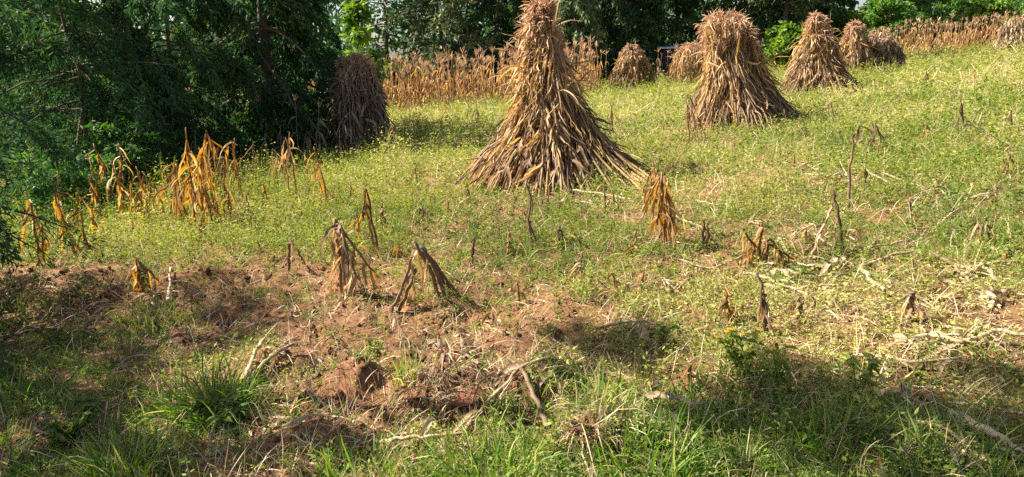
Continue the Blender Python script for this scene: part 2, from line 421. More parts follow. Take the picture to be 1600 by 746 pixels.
# the row of trees beyond the field
BT = 'trees beyond the field'
T = [  # name, label, px, y, h, r, cb, kw
 ('blue_green_tree', 'dark blue-green tree with sky gaps, leftmost of the far row', 603, 47, 12, 3.0, .10, dict(mat=M_fir, shape='column', limbs=38, twigs=7, leaves=11, LL=.42, LW=.17)),
 ('blue_green_tree', 'dark open-crowned tree just left of the olive pine', 648, 52, 13, 3.2, .16, dict(mat=M_fir, shape='column', limbs=36, twigs=7, leaves=11, LL=.42, LW=.17)),
 ('pine_tree', 'olive pine with flat layered boughs and leaning trunk', 697, 45, 12, 4.0, .12, dict(mat=M_pine, shape='cone', limbs=46, twigs=10, leaves=24, LL=.40, LW=.12, rise=.1, droop=.35, lean=(-.07, 0))),
 ('conifer_tree', 'dark green conifer right of the olive pine', 768, 47, 12, 3.0, .06, dict(mat=M_fir, shape='cone', limbs=70, twigs=11, leaves=26, LL=.4, LW=.12, hang=.3)),
 ('conifer_tree', 'dark conifer peeping out left of the main shock top', 812, 50, 13, 3.0, .06, dict(mat=M_fir, shape='cone', limbs=66, twigs=11, leaves=24, LL=.42, LW=.12, hang=.3)),
 ('weeping_cypress', 'pale green weeping cypress right of the main shock top', 898, 44, 11, 2.1, .03, dict(mat=M_fir2, shape='column', limbs=60, twigs=10, leaves=24, LL=.42, LW=.12, rise=.3, droop=.9, hang=.8)),
 ('weeping_cypress', 'second weeping cypress, deeper green, beside the pale one', 942, 46, 11, 2.0, .03, dict(mat=M_fir2, shape='column', limbs=60, twigs=10, leaves=24, LL=.42, LW=.12, rise=.3, droop=.9, hang=.8, tintb=(-.2, .5))),
 ('conifer_tree', 'broad dark conifer behind the small middle shock', 1000, 47, 12, 3.4, .04, dict(mat=M_fir, shape='cone', limbs=64, twigs=11, leaves=20, LL=.4, LW=.14, hang=.3)),
 ('conifer_tree', 'dark conifer left of the bare slender trunk', 1048, 50, 12, 3.0, .08, dict(mat=M_fir, shape='column', limbs=62, twigs=10, leaves=22, LL=.4, LW=.13, hang=.3)),
 ('slim_tree', 'slender bare-trunked tree behind the flat-topped shock', 1092, 46, 13, 2.2, .30, dict(mat=M_fir, shape='column', limbs=40, twigs=8, leaves=14, LL=.4, LW=.15, trunk_r=.16)),
 ('slim_tree', 'thin open tree with sky gaps over the flat-topped shock', 1140, 48, 13, 2.6, .26, dict(mat=M_pine, shape='column', limbs=36, twigs=7, leaves=12, LL=.4, LW=.15, trunk_r=.15)),
 ('pine_tree', 'dark thick pine with bare lower trunk right of flat-topped shock', 1188, 46, 12, 2.6, .18, dict(mat=M_fir, shape='column', limbs=48, twigs=9, leaves=16, LL=.4, LW=.15, trunk_r=.22)),
 ('pine_tree', 'pine with grey trunk standing over the lit green bush', 1214, 44, 12, 3.2, .30, dict(mat=M_pine, shape='umbrella', limbs=46, twigs=9, leaves=18, LL=.4, LW=.14, trunk_r=.2, tintb=(-.1, .7))),
 ('broadleaf_tree', 'dark round tree behind the tall conical shock', 1268, 48, 9.5, 2.7, .12, dict(mat=M_broad, shape='round', limbs=54, twigs=10, leaves=20, LL=.36, LW=.2, tintb=(-.2, .6))),
 ('broadleaf_tree', 'tall grey-green tree right of the bright sky gap', 1382, 62, 11, 2.3, .10, dict(mat=M_pine, shape='round', limbs=50, twigs=9, leaves=18, LL=.4, LW=.2)),
]
for nm, lab, px, y, h, r, cb, kw in T:
    mat = kw.pop('mat'); limbs = kw.pop('limbs'); tg = kw.pop('twigs'); lv = kw.pop('leaves')
    tree(nm, lab, gbase(px, y), h, r, cb, limbs, tg, lv, mat, 'tree', BT, **kw)
BB = 'bushes along the far field edge'
for nm, lab, px, y, h, r, mat, tb in [
 ('green_bush', 'sunlit green bush between the flat-topped and conical shocks', 1232, 42, 2.6, 1.6, M_bright, (-.1, .7)),
 ('green_bush', 'yellow-green bush at the shoulder of the conical shock', 1316, 46, 3.2, 1.3, M_bright, (-.1, .8)),
 ('round_bush', 'round green tree behind the two overlapping far shocks', 1378, 58, 4.4, 2.6, M_broad, (.1, .9)),
 ('round_bush', 'dense mid-green bush behind left end of right maize rows', 1432, 62, 4.7, 3.2, M_broad, (.1, .9)),
 ('round_bush', 'wide green bush behind the middle of right maize rows', 1490, 64, 4.9, 3.2, M_broad, (.1, .8)),
 ('round_bush', 'brightest yellow-green bush behind right maize rows', 1545, 60, 4.2, 2.6, M_bright, (-.1, .6)),
 ('round_bush', 'dark green bush behind the shock at the right edge', 1600, 62, 4.6, 3.0, M_broad, (.0, .7)),
 ('round_bush', 'low shady bush under the leftmost far trees', 628, 46, 2.2, 2.2, M_bright, (-.2, .4)),
 ('round_bush', 'shady bush at the foot of the olive pine', 720, 49, 2.6, 2.4, M_broad, (-.1, .5)),
 ('round_bush', 'shady bush under the conifers behind the pale roof', 1060, 54, 2.4, 2.6, M_broad, (-.1, .5)),
 ]:
    tree(nm, lab, gbase(px, y), h, r, .04, 44, 10, 20, mat, 'bush', BB, rise=.6, droop=.6, LL=.3, LW=.17, shape='round', tintb=tb)
# more trees that close the skyline on the right and behind
for px, y, h, r, lab in [(1455, 84, 8.0, 4.2, 'hazy tree rising behind the dense mid-green bush'), (1530, 88, 9.2, 4.2, 'hazy tree rising behind the brightest bush'), (1620, 86, 9.5, 4.5, 'hazy tree rising behind the right edge shock')]:
    tree('distant_tree', lab, gbase(px, y), h, r, .1, 50, 10, 18, M_pine, 'tree', BT, rise=.3, droop=.5, LL=.5, LW=.26, shape='round')
# the dark wood that stands behind the first row of trees
def far_wood():
    mb = MB(); n = 80
    for i in range(n):
        px = -95 + i * 17.5 + U(-8, 8)
        if 1218 < px < 1268 or 575 < px < 660 or 1300 < px < 1350 or 1100 < px < 1150: continue
        b = gbase(px, U(58, 80) if px > 500 else U(36, 60)); h = U(8, 15); k = 300
        if 1040 < px < 1170: k = 130
        zz = U(.06, 1, k); rr = 2.6 * (1 - zz * .6) * np.sqrt(R(k)); a = U(0, 6.283, k)
        P = b + np.stack([np.cos(a) * rr, np.sin(a) * rr, zz * h], -1)
        v, f = leafquads(P, RN(k, 3) + np.array([0, 0, -.3]), RN(k, 3), U(.5, 1.0, k), U(.2, .45, k)); mb.add(v, f, np.repeat(np.clip(U(.1, .6) + RN(k) * .15, 0, 1), 4))
        tp = np.linspace(b, b + np.array([U(-.6, .6), 0, h]), 4); v, f = tubes(tp, np.array([.2, .17, .12, .05]), 5); mb.add(v, f, .0)
    o = mb.build('far_wood', M_fir); tag(o, 'dark wood seen as one mass behind the tree row', 'wood', kind='stuff')
far_wood()

# ------------------------------------------------------------------ a small shed, its pale roof just shows
def shed():
    b = gbase(1050, 46); root = thing('small_shed', b, 'small shed with pale sheet metal roof under the far trees', 'shed')
    def box(mb, c, s, t=.5):
        c = np.asarray(c); s = np.asarray(s) / 2
        v = np.array([[i, j, k] for i in (-1, 1) for j in (-1, 1) for k in (-1, 1)]) * s + c
        mb.add(v, [[0, 1, 3, 2], [4, 6, 7, 5], [0, 4, 5, 1], [2, 3, 7, 6], [0, 2, 6, 4], [1, 5, 7, 3]], t)
    w = MB(); box(w, b + [0, 0, .9], [1.7, 1.5, 1.9]); w.build('wall', M_wood, root)
    d = MB(); box(d, b + [.3, -.77, .75], [.6, .04, 1.45], .1); d.build('door', M_wood, root)
    r = MB(); n = 24
    xs = np.linspace(-1.05, 1.05, n * 2 + 1); zz = .03 * (np.arange(n * 2 + 1) % 2)
    for y0, y1, z0, z1 in [(-1.0, 1.0, 1.92, 2.12)]:
        top = np.stack([np.stack([xs, xs * 0 + y, z + zz], -1) for y, z in ((y0, z0), (y1, z1))], 0) + b
        bot = top - np.array([0, 0, .02]); V = np.concatenate([top.reshape(-1, 3), bot.reshape(-1, 3)]); k = len(xs); i = np.arange(k - 1)
        r.add(V, np.concatenate([np.stack([i, i + 1, i + k + 1, i + k], -1), np.stack([i + 2 * k, i + 3 * k, i + 3 * k + 1, i + 2 * k + 1], -1), np.stack([i, i + 2 * k, i + 2 * k + 1, i + 1], -1)]), .7)
    r.build('roof', M_metal, root)
shed()

# ------------------------------------------------------------------ maize shocks
def tassels(mb, P, D, n=9, L=.28, W=.014, spread=.55, sag=.45, tb=.5):
    K = len(P)
    p0 = np.repeat(P, n, 0) + RN(K * n, 3) * .01; d0 = nrm(np.repeat(nrm(D), n, 0) + RN(K * n, 3) * spread)
    Pp = arcs(p0, d0, L * U(.6, 1.2, K * n), 5, sag, .12)
    sd = nrm(np.cross(np.gradient(Pp, axis=1), RN(K * n, 1, 3)))
    Wm = W * U(.6, 1.5, K * n)[:, None] * np.array([.6, 1.0, 1.1, 1.0, .5])[None]
    v, f, per = ribbons(Pp, sd, Wm); mb.add(v, f, np.repeat(np.clip(tb + RN(K * n) * .25, 0, 1), per))
def floorfun(q): return height(q[:, 0], q[:, 1])
def shock(label, px, base_py, top_py, prof, top_px, nstalk=100, ninner=700, ncrown=60, grey=0.0, lw=.036, ll=(.35, .75), seg=6, mat=M_corn, plume=0, tassel_w=.014, binding=True, orange=.0, y=None, wild=.1, nlv=8):
    """prof: (height fraction, half width in photo pixels) pairs"""
    b = at(px, base_py) if y is None else gbase(px, y)
    d = depth_of(b); mpp = d / F; tp = atd(top_px, top_py, b[1]); H = (tp[2] - b[2]) * .96; lean = (tp[0] - b[0]) / H
    root = thing('maize_shock', b, label, 'maize shock', 'maize shocks stacked in the field')
    hz = np.array([p[0] for p in prof]); hr = np.array([p[1] for p in prof]) * mpp
    sx = U(0, 50)
    def lump2(th, u): return 1 + .55 * (vnoise(np.cos(th) * 1.6 + sx, np.sin(th) * 1.6 + u * 5, 7) - .5) * sstep(.15, .5, u)
    def rad(u): return np.interp(u, hz, hr)
    def surf(u, th, k=1.0):
        r = rad(u) * k * lump2(th + 0 * u, u + 0 * th)
        return np.stack([b[0] + np.cos(th) * r + lean * u * H, b[1] + np.sin(th) * r, b[2] + u * H], -1)
    lump = [(U(0, 6.28), U(.04, .1), int(n)) for n in (2, 3, 5, 7)]
    def lob(th): return 1 + sum(a * np.sin(th * n + p) for p, a, n in lump)
    us = np.linspace(0, 1, 7)
    def stalks(n, klo, khi, mbs, leaves, ltint):
        th = (np.arange(n) + R(n) * .8) / n * 6.2832; tw = RN(n) * .12
        k = U(klo, khi, n) * lob(th); top = U(.72, .97, n)
        for i in range(n):
            mb = mbs[i] if isinstance(mbs, list) else mbs
            lb = mls[i] if isinstance(mbs, list) else mbs
            u = us * top[i]; tt = th[i] + tw[i] * us + RN(1) * .03 * us
            P = surf(u, tt, k[i]) + RN(7, 3) * .018
            P[0, 2] = float(height(P[0, 0], P[0, 1])) - .01
            v, f = tubes(P, .015 * np.linspace(1.1, .6, 7), 5); mb.add(v, f, U(.25, .8))
            m = leaves; ua = U(.1, .93, m) * top[i]
            p0 = np.stack([np.interp(ua, u, P[:, c]) for c in range(3)], -1)
            out = np.array([np.cos(th[i]), np.sin(th[i]), 0]); tang = np.array([-np.sin(th[i]), np.cos(th[i]), 0])
            dn = nrm(surf(np.clip(ua - .12, 0, 1), th[i], k[i]) - surf(ua, th[i], k[i]) + 1e-6)
            d0 = dn + out * U(.1, .5, m)[:, None] + tang * (RN(m) * .38)[:, None] + RN(m, 3) * wild * (.4 + 1.2 * ua)[:, None]
            upw = (R(m) < .06) & (ua > .5); d0[upw] = out * .7 + np.array([0, 0, .8]) + RN(upw.sum(), 3) * .3
            up = np.clip(ua, 0, 1)
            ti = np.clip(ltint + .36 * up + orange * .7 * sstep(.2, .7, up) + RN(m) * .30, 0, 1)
            leaf_strips(lb, p0, d0, U(ll[0], ll[1], m), lw * U(.5, 1.3, m), seg + 1, U(.2, 1.0, m), .17, .25, ti, floorfun, face=np.broadcast_to(out, (m, 3)) + RN(m, 3) * .45)
    if nstalk:
        mbs = [MB() for _ in range(nstalk)]; mls = [MB() for _ in range(nstalk)]
        stalks(nstalk, .9, 1.05, mbs, nlv, .21 - grey)
        for m_, l_ in zip(mbs, mls): l_.build('leaves', mat, m_.build('stalk', mat, root))
    # the stalks and leaves further in
    mb = MB(); stalks(max(30, ninner // 8), .55, .95, mb, 8, .18 - grey)
    # closely hung leaves that close the skin
    n = ninner; th = U(0, 6.283, n); u = U(.06, .97, n) ** .8
    P0 = surf(u, th, 1.0) * 1.0; k = (U(.82, 1.02, n) * lob(th)); P0[:, :2] = np.stack([b[0] + lean * u * H, b[1] + 0 * u], -1) + (P0[:, :2] - np.stack([b[0] + lean * u * H, b[1] + 0 * u], -1)) * k[:, None]
    out = np.stack([np.cos(th), np.sin(th), 0 * th], -1); tang = np.stack([-np.sin(th), np.cos(th), 0 * th], -1)
    dn = nrm(surf(np.clip(u - .1, 0, 1), th) - surf(u, th) + 1e-6)
    leaf_strips(mb, P0, dn + out * U(.0, .3, n)[:, None] + tang * (RN(n) * .3)[:, None], U(ll[0], ll[1], n) * (.6 + .5 * (1 - u)), lw * U(.5, 1.3, n), seg + 1, U(.2, .9, n), .15, .25,
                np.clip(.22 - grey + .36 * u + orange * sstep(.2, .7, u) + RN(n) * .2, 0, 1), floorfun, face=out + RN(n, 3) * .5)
    n = ninner // 6; th = U(0, 6.283, n); u = U(.1, .8, n); P0 = surf(u, th, 1.02); out = np.stack([np.cos(th), np.sin(th), 0 * th], -1); tang = np.stack([-np.sin(th), np.cos(th), 0 * th], -1)
    dn = nrm(surf(np.clip(u - .1, 0, 1), th) - surf(u, th) + 1e-6)
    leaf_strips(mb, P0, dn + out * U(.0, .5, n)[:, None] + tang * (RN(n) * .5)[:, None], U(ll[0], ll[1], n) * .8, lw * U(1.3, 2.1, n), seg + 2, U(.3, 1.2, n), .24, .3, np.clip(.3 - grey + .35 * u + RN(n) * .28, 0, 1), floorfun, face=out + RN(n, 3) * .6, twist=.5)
    o = mb.build('inner_stalks', mat, root); tag(o, kind='stuff')
    # tassel crown
    mb = MB(); n = ncrown; th = U(0, 6.283, n); u = 1.02 - .36 * R(n) ** 1.3; uc = np.minimum(u, 1); q = surf(uc, th, 1.0)
    ax = np.stack([b[0] + lean * uc * H, b[1] + 0 * u, b[2] + u * H], -1); q[:, 2] = ax[:, 2]; q = ax + (q - ax) * U(.5, 1.06, n)[:, None]
    tassels(mb, q, np.stack([np.cos(th) * .6, np.sin(th) * .6, U(-.4, 1.1, n)], -1), 12, (.2 if H > 2 else .18), tassel_w, .8, .7)
    mb.build('tassel_crown', M_tassel, root)
    for i in range(plume):
        pm = MB(); ux = .93; p0 = np.array([b[0] + lean * H + U(-.12, .22), b[1] + U(-.1, .1), b[2] + ux * H]); p1 = p0 + np.array([U(-.1, .2), 0, U(.15, .3)])
        v, f = tubes(np.linspace(p0, p1, 4), np.full(4, .012), 5); pm.add(v, f, .5); tassels(pm, np.linspace(p0, p1, 8), np.tile([[0, 0, 1.]], (8, 1)), 9, .2, tassel_w, .4, .3)
        pm.build('tassel', M_tassel, root)
    if binding:
        bm = MB(); a = np.linspace(0, 6.283, 26)
        for kk in range(3):
            uu = .62 + .02 * kk; Pp = surf(uu + .02 * np.sin(a * 1 + kk), a, 1.04) ; Pp[:, 2] += .02 * np.sin(a * 3 + kk)
            v, f = tubes(Pp, np.full(26, .011), 5); bm.add(v, f, .55)
        bm.build('binding', mat, root)
    return root
S_MAIN = [(0, 146), (.1, 116), (.2, 92), (.3, 68), (.42, 50), (.55, 34), (.68, 25), (.8, 26), (.88, 24), (.95, 15), (1, 5)]
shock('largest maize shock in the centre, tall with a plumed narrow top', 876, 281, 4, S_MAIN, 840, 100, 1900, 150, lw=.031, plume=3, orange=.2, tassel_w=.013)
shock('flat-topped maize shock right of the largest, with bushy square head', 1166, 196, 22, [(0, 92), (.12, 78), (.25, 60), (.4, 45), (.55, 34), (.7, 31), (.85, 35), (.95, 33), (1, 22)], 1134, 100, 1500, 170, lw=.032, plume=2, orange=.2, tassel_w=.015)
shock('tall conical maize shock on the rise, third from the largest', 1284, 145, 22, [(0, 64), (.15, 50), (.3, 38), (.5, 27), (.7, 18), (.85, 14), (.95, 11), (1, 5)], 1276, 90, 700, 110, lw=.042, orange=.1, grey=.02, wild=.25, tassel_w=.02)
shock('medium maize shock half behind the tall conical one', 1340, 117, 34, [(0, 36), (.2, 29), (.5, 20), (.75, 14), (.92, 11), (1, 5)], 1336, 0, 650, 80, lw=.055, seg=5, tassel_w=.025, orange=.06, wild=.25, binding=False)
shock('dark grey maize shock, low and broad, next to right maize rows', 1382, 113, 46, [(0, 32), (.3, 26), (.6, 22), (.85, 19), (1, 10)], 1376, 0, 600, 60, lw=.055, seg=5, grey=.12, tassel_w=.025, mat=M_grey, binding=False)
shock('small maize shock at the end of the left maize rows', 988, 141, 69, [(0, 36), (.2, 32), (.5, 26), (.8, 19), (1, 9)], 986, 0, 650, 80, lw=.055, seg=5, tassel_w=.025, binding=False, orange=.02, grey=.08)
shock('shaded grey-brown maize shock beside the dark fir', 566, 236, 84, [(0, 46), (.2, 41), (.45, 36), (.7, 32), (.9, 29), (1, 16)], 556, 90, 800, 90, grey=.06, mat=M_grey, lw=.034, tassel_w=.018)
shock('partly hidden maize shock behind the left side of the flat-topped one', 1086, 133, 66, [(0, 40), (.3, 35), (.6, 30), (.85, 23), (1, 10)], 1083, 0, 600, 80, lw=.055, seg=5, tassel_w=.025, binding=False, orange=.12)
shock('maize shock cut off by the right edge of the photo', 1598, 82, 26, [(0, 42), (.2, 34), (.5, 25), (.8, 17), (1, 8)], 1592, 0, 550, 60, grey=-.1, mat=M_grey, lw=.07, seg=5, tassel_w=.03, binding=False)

# ------------------------------------------------------------------ standing dry maize
def maize_parts(hh, nl=9, lw=.06, mat=None, tw=.022, droopy=.9, S=6):
    """meshes (stalk, leaves, tassel) of one plant at the origin"""
    st, lf, ta = MB(), MB(), MB()
    w = np.cumsum(RN(6, 2) * .02, 0); P = np.stack([w[:, 0], w[:, 1], np.linspace(-.03, hh * .9, 6)], -1)
    v, f = tubes(P, np.linspace(.016, .007, 6), 5); st.add(v, f, .4)
    z = np.sort(U(.12, .76, nl)) * hh; az = np.arange(nl) * 3.14 + RN(nl) * .6
    p0 = np.stack([np.interp(z, P[:, 2], P[:, i]) for i in range(3)], -1)
    d0 = np.stack([np.cos(az), np.sin(az), U(-1.2, 1.3, nl)], -1)
    leaf_strips(lf, p0, d0, U(.22, .6, nl), lw * U(.5, 1.2, nl), S, droopy * 2.6, .2, .25, np.clip(.5 + RN(nl) * .25, 0, 1), floor=.01)
    tassels(ta, P[-1:] , np.array([[0, 0, 1.]]), 10, hh * U(.10, .17), tw, .26, .3)
    return st, lf, ta
NP = 9
protos = [[m for m in maize_parts(U(1.85, 2.4), int(U(7, 12)), .062)] for _ in range(NP)]
LOL = 'dry standing maize plant at the front of the left field rows'
LOR = 'dry standing maize plant in the rows at the upper right'
def cornfield():
    pm = [[p.mesh(n) for p, n in zip(pr, ('stalk', 'leaves', 'tassel'))] for pr in protos]
    for pr in pm:
        for me, mat in zip(pr, (M_field, M_field, M_tassel)): me.materials.append(mat)
    roots = []
    spots_L = []; spots_R = []
    for r in range(7):
        for i in range(64):
            x = -11.5 + i * .25 + U(-.1, .1); y = 32.5 + r * .72 + U(-.15, .15) + .10 * (x + 10) * .3
            if x > 4.5 - r * .05: continue
            if R() < .07: continue
            spots_L.append((x, y, r))
    for r in range(6):
        for i in range(66):
            if R() < .2: continue
            x = 28.2 + i * .33 + U(-.12, .12); y = 49.5 + r * .8 + U(-.15, .15) - .0 * x
            spots_R.append((x, y, r))
    front = [s for s in spots_L if s[2] < 5 and -9.5 < s[0]][:215]; frontR = [s for s in spots_R if s[2] < 2 and s[0] < 40][:75]
    ind = front + frontR
    done = {}
    for k, (x, y, r) in enumerate(ind):
        j = k % NP; left = k < len(front)
        if j not in done:
            root = thing('maize_plant', (0, 0, 0), LOL, 'maize plant', 'standing maize plants in field rows')
            for me, n in zip(pm[j], ('stalk', 'leaves', 'tassel')):
                o = bpy.data.objects.new(n, me); COL.objects.link(o); o.parent = root
            done[j] = root
        else: root = copy_tree(done[j])
        root['label'] = LOL if left else LOR
        root['group'] = 'maize plants of the left rows' if left else 'maize plants of the right rows'
        root.location = (x, y, float(height(x, y))); root.rotation_euler = (RN(1)[0] * .07, RN(1)[0] * .07, U(0, 6.28))
        s = np.clip(1 + RN(1)[0] * .13, .62, 1.2); root.scale = (s, s, s)
    used = set(ind); rest = [s for s in spots_L + spots_R if s not in used]
    mb, mt = MB(), MB()
    for (x, y, r) in rest:
        pr = protos[int(R() * NP) % NP]; a = U(0, 6.28); s = np.clip(1 + RN(1)[0] * .13, .62, 1.22); c, sn = math.cos(a) * s, math.sin(a) * s
        M = np.array([[c, -sn, U(-.06, .06)], [sn, c, U(-.06, .06)], [0, 0, s]]); g = ground(x, y)
        for i, p in enumerate(pr):
            dst = mt if i == 2 else mb
            n0 = 0
            for v, f, t in zip(p.v, p.f, p.t):
                dst.add(v @ M.T + g, f - n0, t); n0 += len(v)
    o = mb.build('standing_maize', M_field); tag(o, 'dry maize rows standing behind the front plants', 'maize crop', kind='stuff')
    o = mt.build('maize_tassels', M_tassel); tag(o, 'pale tassels topping the maize rows behind the front plants', 'maize tassels', kind='stuff')
cornfield()
# single dry plants standing about the field
def lone_maize(label, px, py, top, mat=M_corn, lean=(0, 0), nl=7, group='single dry maize plants', lw=.05, droopy=.9):
    b = at(px, py); hh = (py - top) * depth_of(b) / F
    root = thing('maize_plant', b, label, 'maize plant', group)
    st, lf, ta = maize_parts(hh / .97, nl, lw, droopy=droopy, tw=.016)
    for p, n, m in ((st, 'stalk', mat), (lf, 'leaves', mat), (ta, 'tassel', M_tassel)):
        o = p.build(n, m); o.parent = root
    root.rotation_euler = (lean[1], lean[0], U(0, 6.28) if lean == (0, 0) else 0)
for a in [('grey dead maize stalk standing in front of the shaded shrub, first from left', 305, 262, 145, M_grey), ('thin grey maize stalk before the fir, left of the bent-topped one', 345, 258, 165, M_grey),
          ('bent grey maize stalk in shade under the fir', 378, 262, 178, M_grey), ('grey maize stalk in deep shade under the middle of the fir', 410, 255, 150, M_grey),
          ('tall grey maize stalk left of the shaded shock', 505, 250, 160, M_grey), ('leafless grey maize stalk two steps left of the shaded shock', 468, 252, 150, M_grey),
          ('leaning dry maize plant between the small shock and flat-topped shock', 1045, 130, 74, M_orange, (.12, 0)),
          ('dark dry maize plant right beside the small shock', 1026, 132, 80, M_grey), ('dry maize plant left of the small middle shock', 946, 138, 84, M_corn),
          ('single dry maize plant standing out before the left rows', 745, 200, 150, M_corn), ('thin dry maize plant at the left foot of the left rows', 700, 192, 152, M_corn),
          ('brown maize plant just left of the largest shock', 640, 190, 140, M_corn), ('upright dry maize plant between largest and flat-topped shocks', 955, 208, 160, M_corn),
          ('short pale maize plant on the rise below the right rows', 1562, 120, 78, M_corn), ('pale maize plant in front of right rows near the edge shock', 1500, 98, 62, M_orange),
          ('grey dry maize before the small shed, leftmost of four', 1030, 131, 86, M_grey), ('grey dry maize before the small shed, second of four', 1040, 130, 82, M_grey),
          ('grey dry maize before the small shed, third of four', 1053, 130, 92, M_grey), ('grey dry maize before the small shed, rightmost of four', 1062, 131, 88, M_grey),
          ('low dry maize plant left of the conical shock foot', 1206, 122, 85, M_orange), ('low dry maize plant touching the conical shock', 1236, 116, 92, M_orange)]:
    lone_maize(*a)

# ------------------------------------------------------------------ bent and broken maize in the foreground
BG = 'bent dry maize clumps in the foreground'
def bent(label, stems, nl=7, ll=(.25, .5), lw=.05, mat=M_orange, tint=.5, name='bent_maize', group=BG, sag=1.6, sr=.013, cat='maize plant'):
    """stems: list of pixel polylines, the first point of each on the ground"""
    b = at(*stems[0][0]); root = thing(name, b, label, cat, group); d0 = depth_of(b); mpp = d0 / F
    for si, st in enumerate(stems):
        lf = MB()
        g = at(*st[0]); off = (g[1] if si == 0 else g[1]); P = []
        for k, q in enumerate(st):
            P.append(g if k == 0 else atd(q[0], q[1], g[1] + (U(-.06, .06)) * k * .6))
        P = np.array(P); P[0, 2] -= .02
        low = height(P[1:, 0], P[1:, 1]) + .012; P[1:, 2] = np.maximum(P[1:, 2], low)
        tt = np.linspace(0, len(P) - 1, 4 * len(P)); Q = np.stack([np.interp(tt, np.arange(len(P)), P[:, i]) for i in range(3)], -1) + RN(len(tt), 3) * .006
        mb = MB(); v, f = tubes(Q, sr * np.linspace(1.1, .6, len(tt)), 5); mb.add(v, f, tint - .15 + U(-.1, .1)); stk = mb.build('stalk', mat, root)
        n = int(nl * 1.45)
        if n:
            ii = np.clip((U(.25, 1, n) * (len(tt) - 1)).astype(int), 1, len(tt) - 1)
            a = U(0, 6.283, n); dd = np.stack([np.cos(a) * .75, np.sin(a) * .75, U(-1.5, .35, n)], -1)
            leaf_strips(lf, Q[ii], dd, U(ll[0] * .4, ll[1], n), lw * .62 * U(.4, 1.25, n), 9, sag * U(.8, 2.2, n), .24, .25, np.clip(tint + RN(n) * .22, 0, 1), floorfun, twist=.4)
        if lf.n: lf.build('leaves', mat, stk)
    return root
bent('orange maize clump leaning at the far left by the edge conifer', [[(122, 412), (100, 345), (78, 275)], [(75, 402), (60, 350), (40, 300)], [(118, 400), (95, 330), (90, 268)]], 11, (.3, .6), .055)
bent('pair of drooping orange maize plants behind the leftmost clump', [[(185, 335), (165, 270), (145, 225)], [(205, 345), (185, 285), (172, 250)], [(178, 330), (190, 260), (185, 225)]], 10, (.35, .6), .06)
bent('short hunched orange maize right of the drooping pair', [[(240, 348), (225, 300), (212, 260)], [(262, 345), (250, 310), (240, 285)]], 10, (.25, .5), .055)
bent('tallest orange maize clump with hooked top, left of centre', [[(306, 372), (300, 300), (290, 200)], [(320, 365), (312, 270), (322, 205), (330, 225)], [(335, 360), (318, 290), (300, 240)], [(300, 360), (283, 310), (270, 258)], [(345, 355), (330, 300), (312, 232)]], 15, (.4, .8), .065)
bent('hook-topped orange maize right of the tallest clump', [[(382, 318), (370, 265), (362, 220), (350, 232)], [(376, 315), (366, 260), (366, 216)]], 6, (.25, .5), .05)
bent('small dark folded maize stump in green weeds', [[(412, 332), (410, 305), (411, 289), (418, 312)]], 5, (.15, .26), .06, tint=.25)
bent('pale drooping maize pair in front of the dark fir shade', [[(452, 318), (448, 255), (452, 207)], [(465, 320), (458, 260), (446, 214), (440, 240)], [(436, 290), (436, 250), (430, 235)]], 8, (.3, .55), .05, mat=M_corn, tint=.6)
bent('slim leaning orange maize left of the shaded shock', [[(515, 328), (503, 275), (490, 230)], [(510, 326), (500, 290), (496, 250)]], 6, (.25, .5), .05)
bent('big folded maize clump on the soil edge, centre left', [[(535, 462), (530, 395), (522, 335), (548, 400), (560, 440)], [(555, 460), (540, 390), (526, 345), (575, 415), (592, 432)], [(548, 462), (545, 400), (532, 352), (520, 390)]], 10, (.3, .55), .055, mat=M_corn, tint=.55)
bent('thin dark-tipped maize stalk with two hanging leaves', [[(592, 402), (582, 350), (572, 296), (566, 340)], [(586, 395), (578, 350), (570, 310)]], 4, (.2, .35), .05, tint=.35)
bent('little hanging maize leaf stump right of the dark-tipped stalk', [[(600, 366), (597, 340), (595, 318), (602, 350)]], 5, (.15, .28), .055, tint=.3)
bent('inverted V of two broken maize stems on bare soil', [[(452, 428), (452, 395), (453, 372), (470, 400), (478, 430)]], 4, (.15, .25), .04, tint=.35, mat=M_corn)
bent('thick folded maize stalk pair leaning right, centre foreground', [[(690, 468), (668, 410), (645, 374), (684, 425), (712, 468)], [(700, 470), (680, 420), (655, 380), (700, 440), (718, 470)]], 6, (.3, .5), .06, mat=M_corn, tint=.42, sr=.017)
bent('dark maize stalk leaning left at the foot of the thick folded pair', [[(612, 482), (632, 440), (646, 400)], [(618, 480), (640, 448), (648, 420), (622, 462)]], 4, (.2, .4), .055, mat=M_corn, tint=.4, sr=.015)
bent('small hooked maize stub alone in weeds', [[(738, 412), (738, 390), (742, 372), (735, 380)]], 2, (.1, .2), .035, tint=.3, mat=M_corn)
bent('thin twisted dry stem in weeds below the largest shock', [[(832, 392), (826, 345), (829, 310), (822, 282)], [(840, 385), (828, 350), (818, 330)]], 3, (.15, .3), .03, tint=.3, mat=M_corn)
bent('short hooked stem left of the litter before the largest shock', [[(858, 330), (855, 312), (858, 300), (864, 308)]], 2, (.1, .2), .04, tint=.4)
bent('tent-shaped orange maize clump, right of the largest shock foot', [[(1030, 382), (1034, 320), (1037, 268)], [(1044, 384), (1040, 330), (1036, 275), (1052, 350)], [(1018, 345), (1026, 300), (1035, 268), (1006, 325)], [(1038, 385), (1037, 330), (1034, 270), (1028, 350)]], 9, (.3, .6), .06)
bent('slim orange stem pair between tent-shaped clump and largest shock', [[(1015, 318), (1018, 285), (1020, 260), (1005, 300)], [(1000, 315), (1005, 295), (1010, 285)]], 4, (.15, .35), .05)
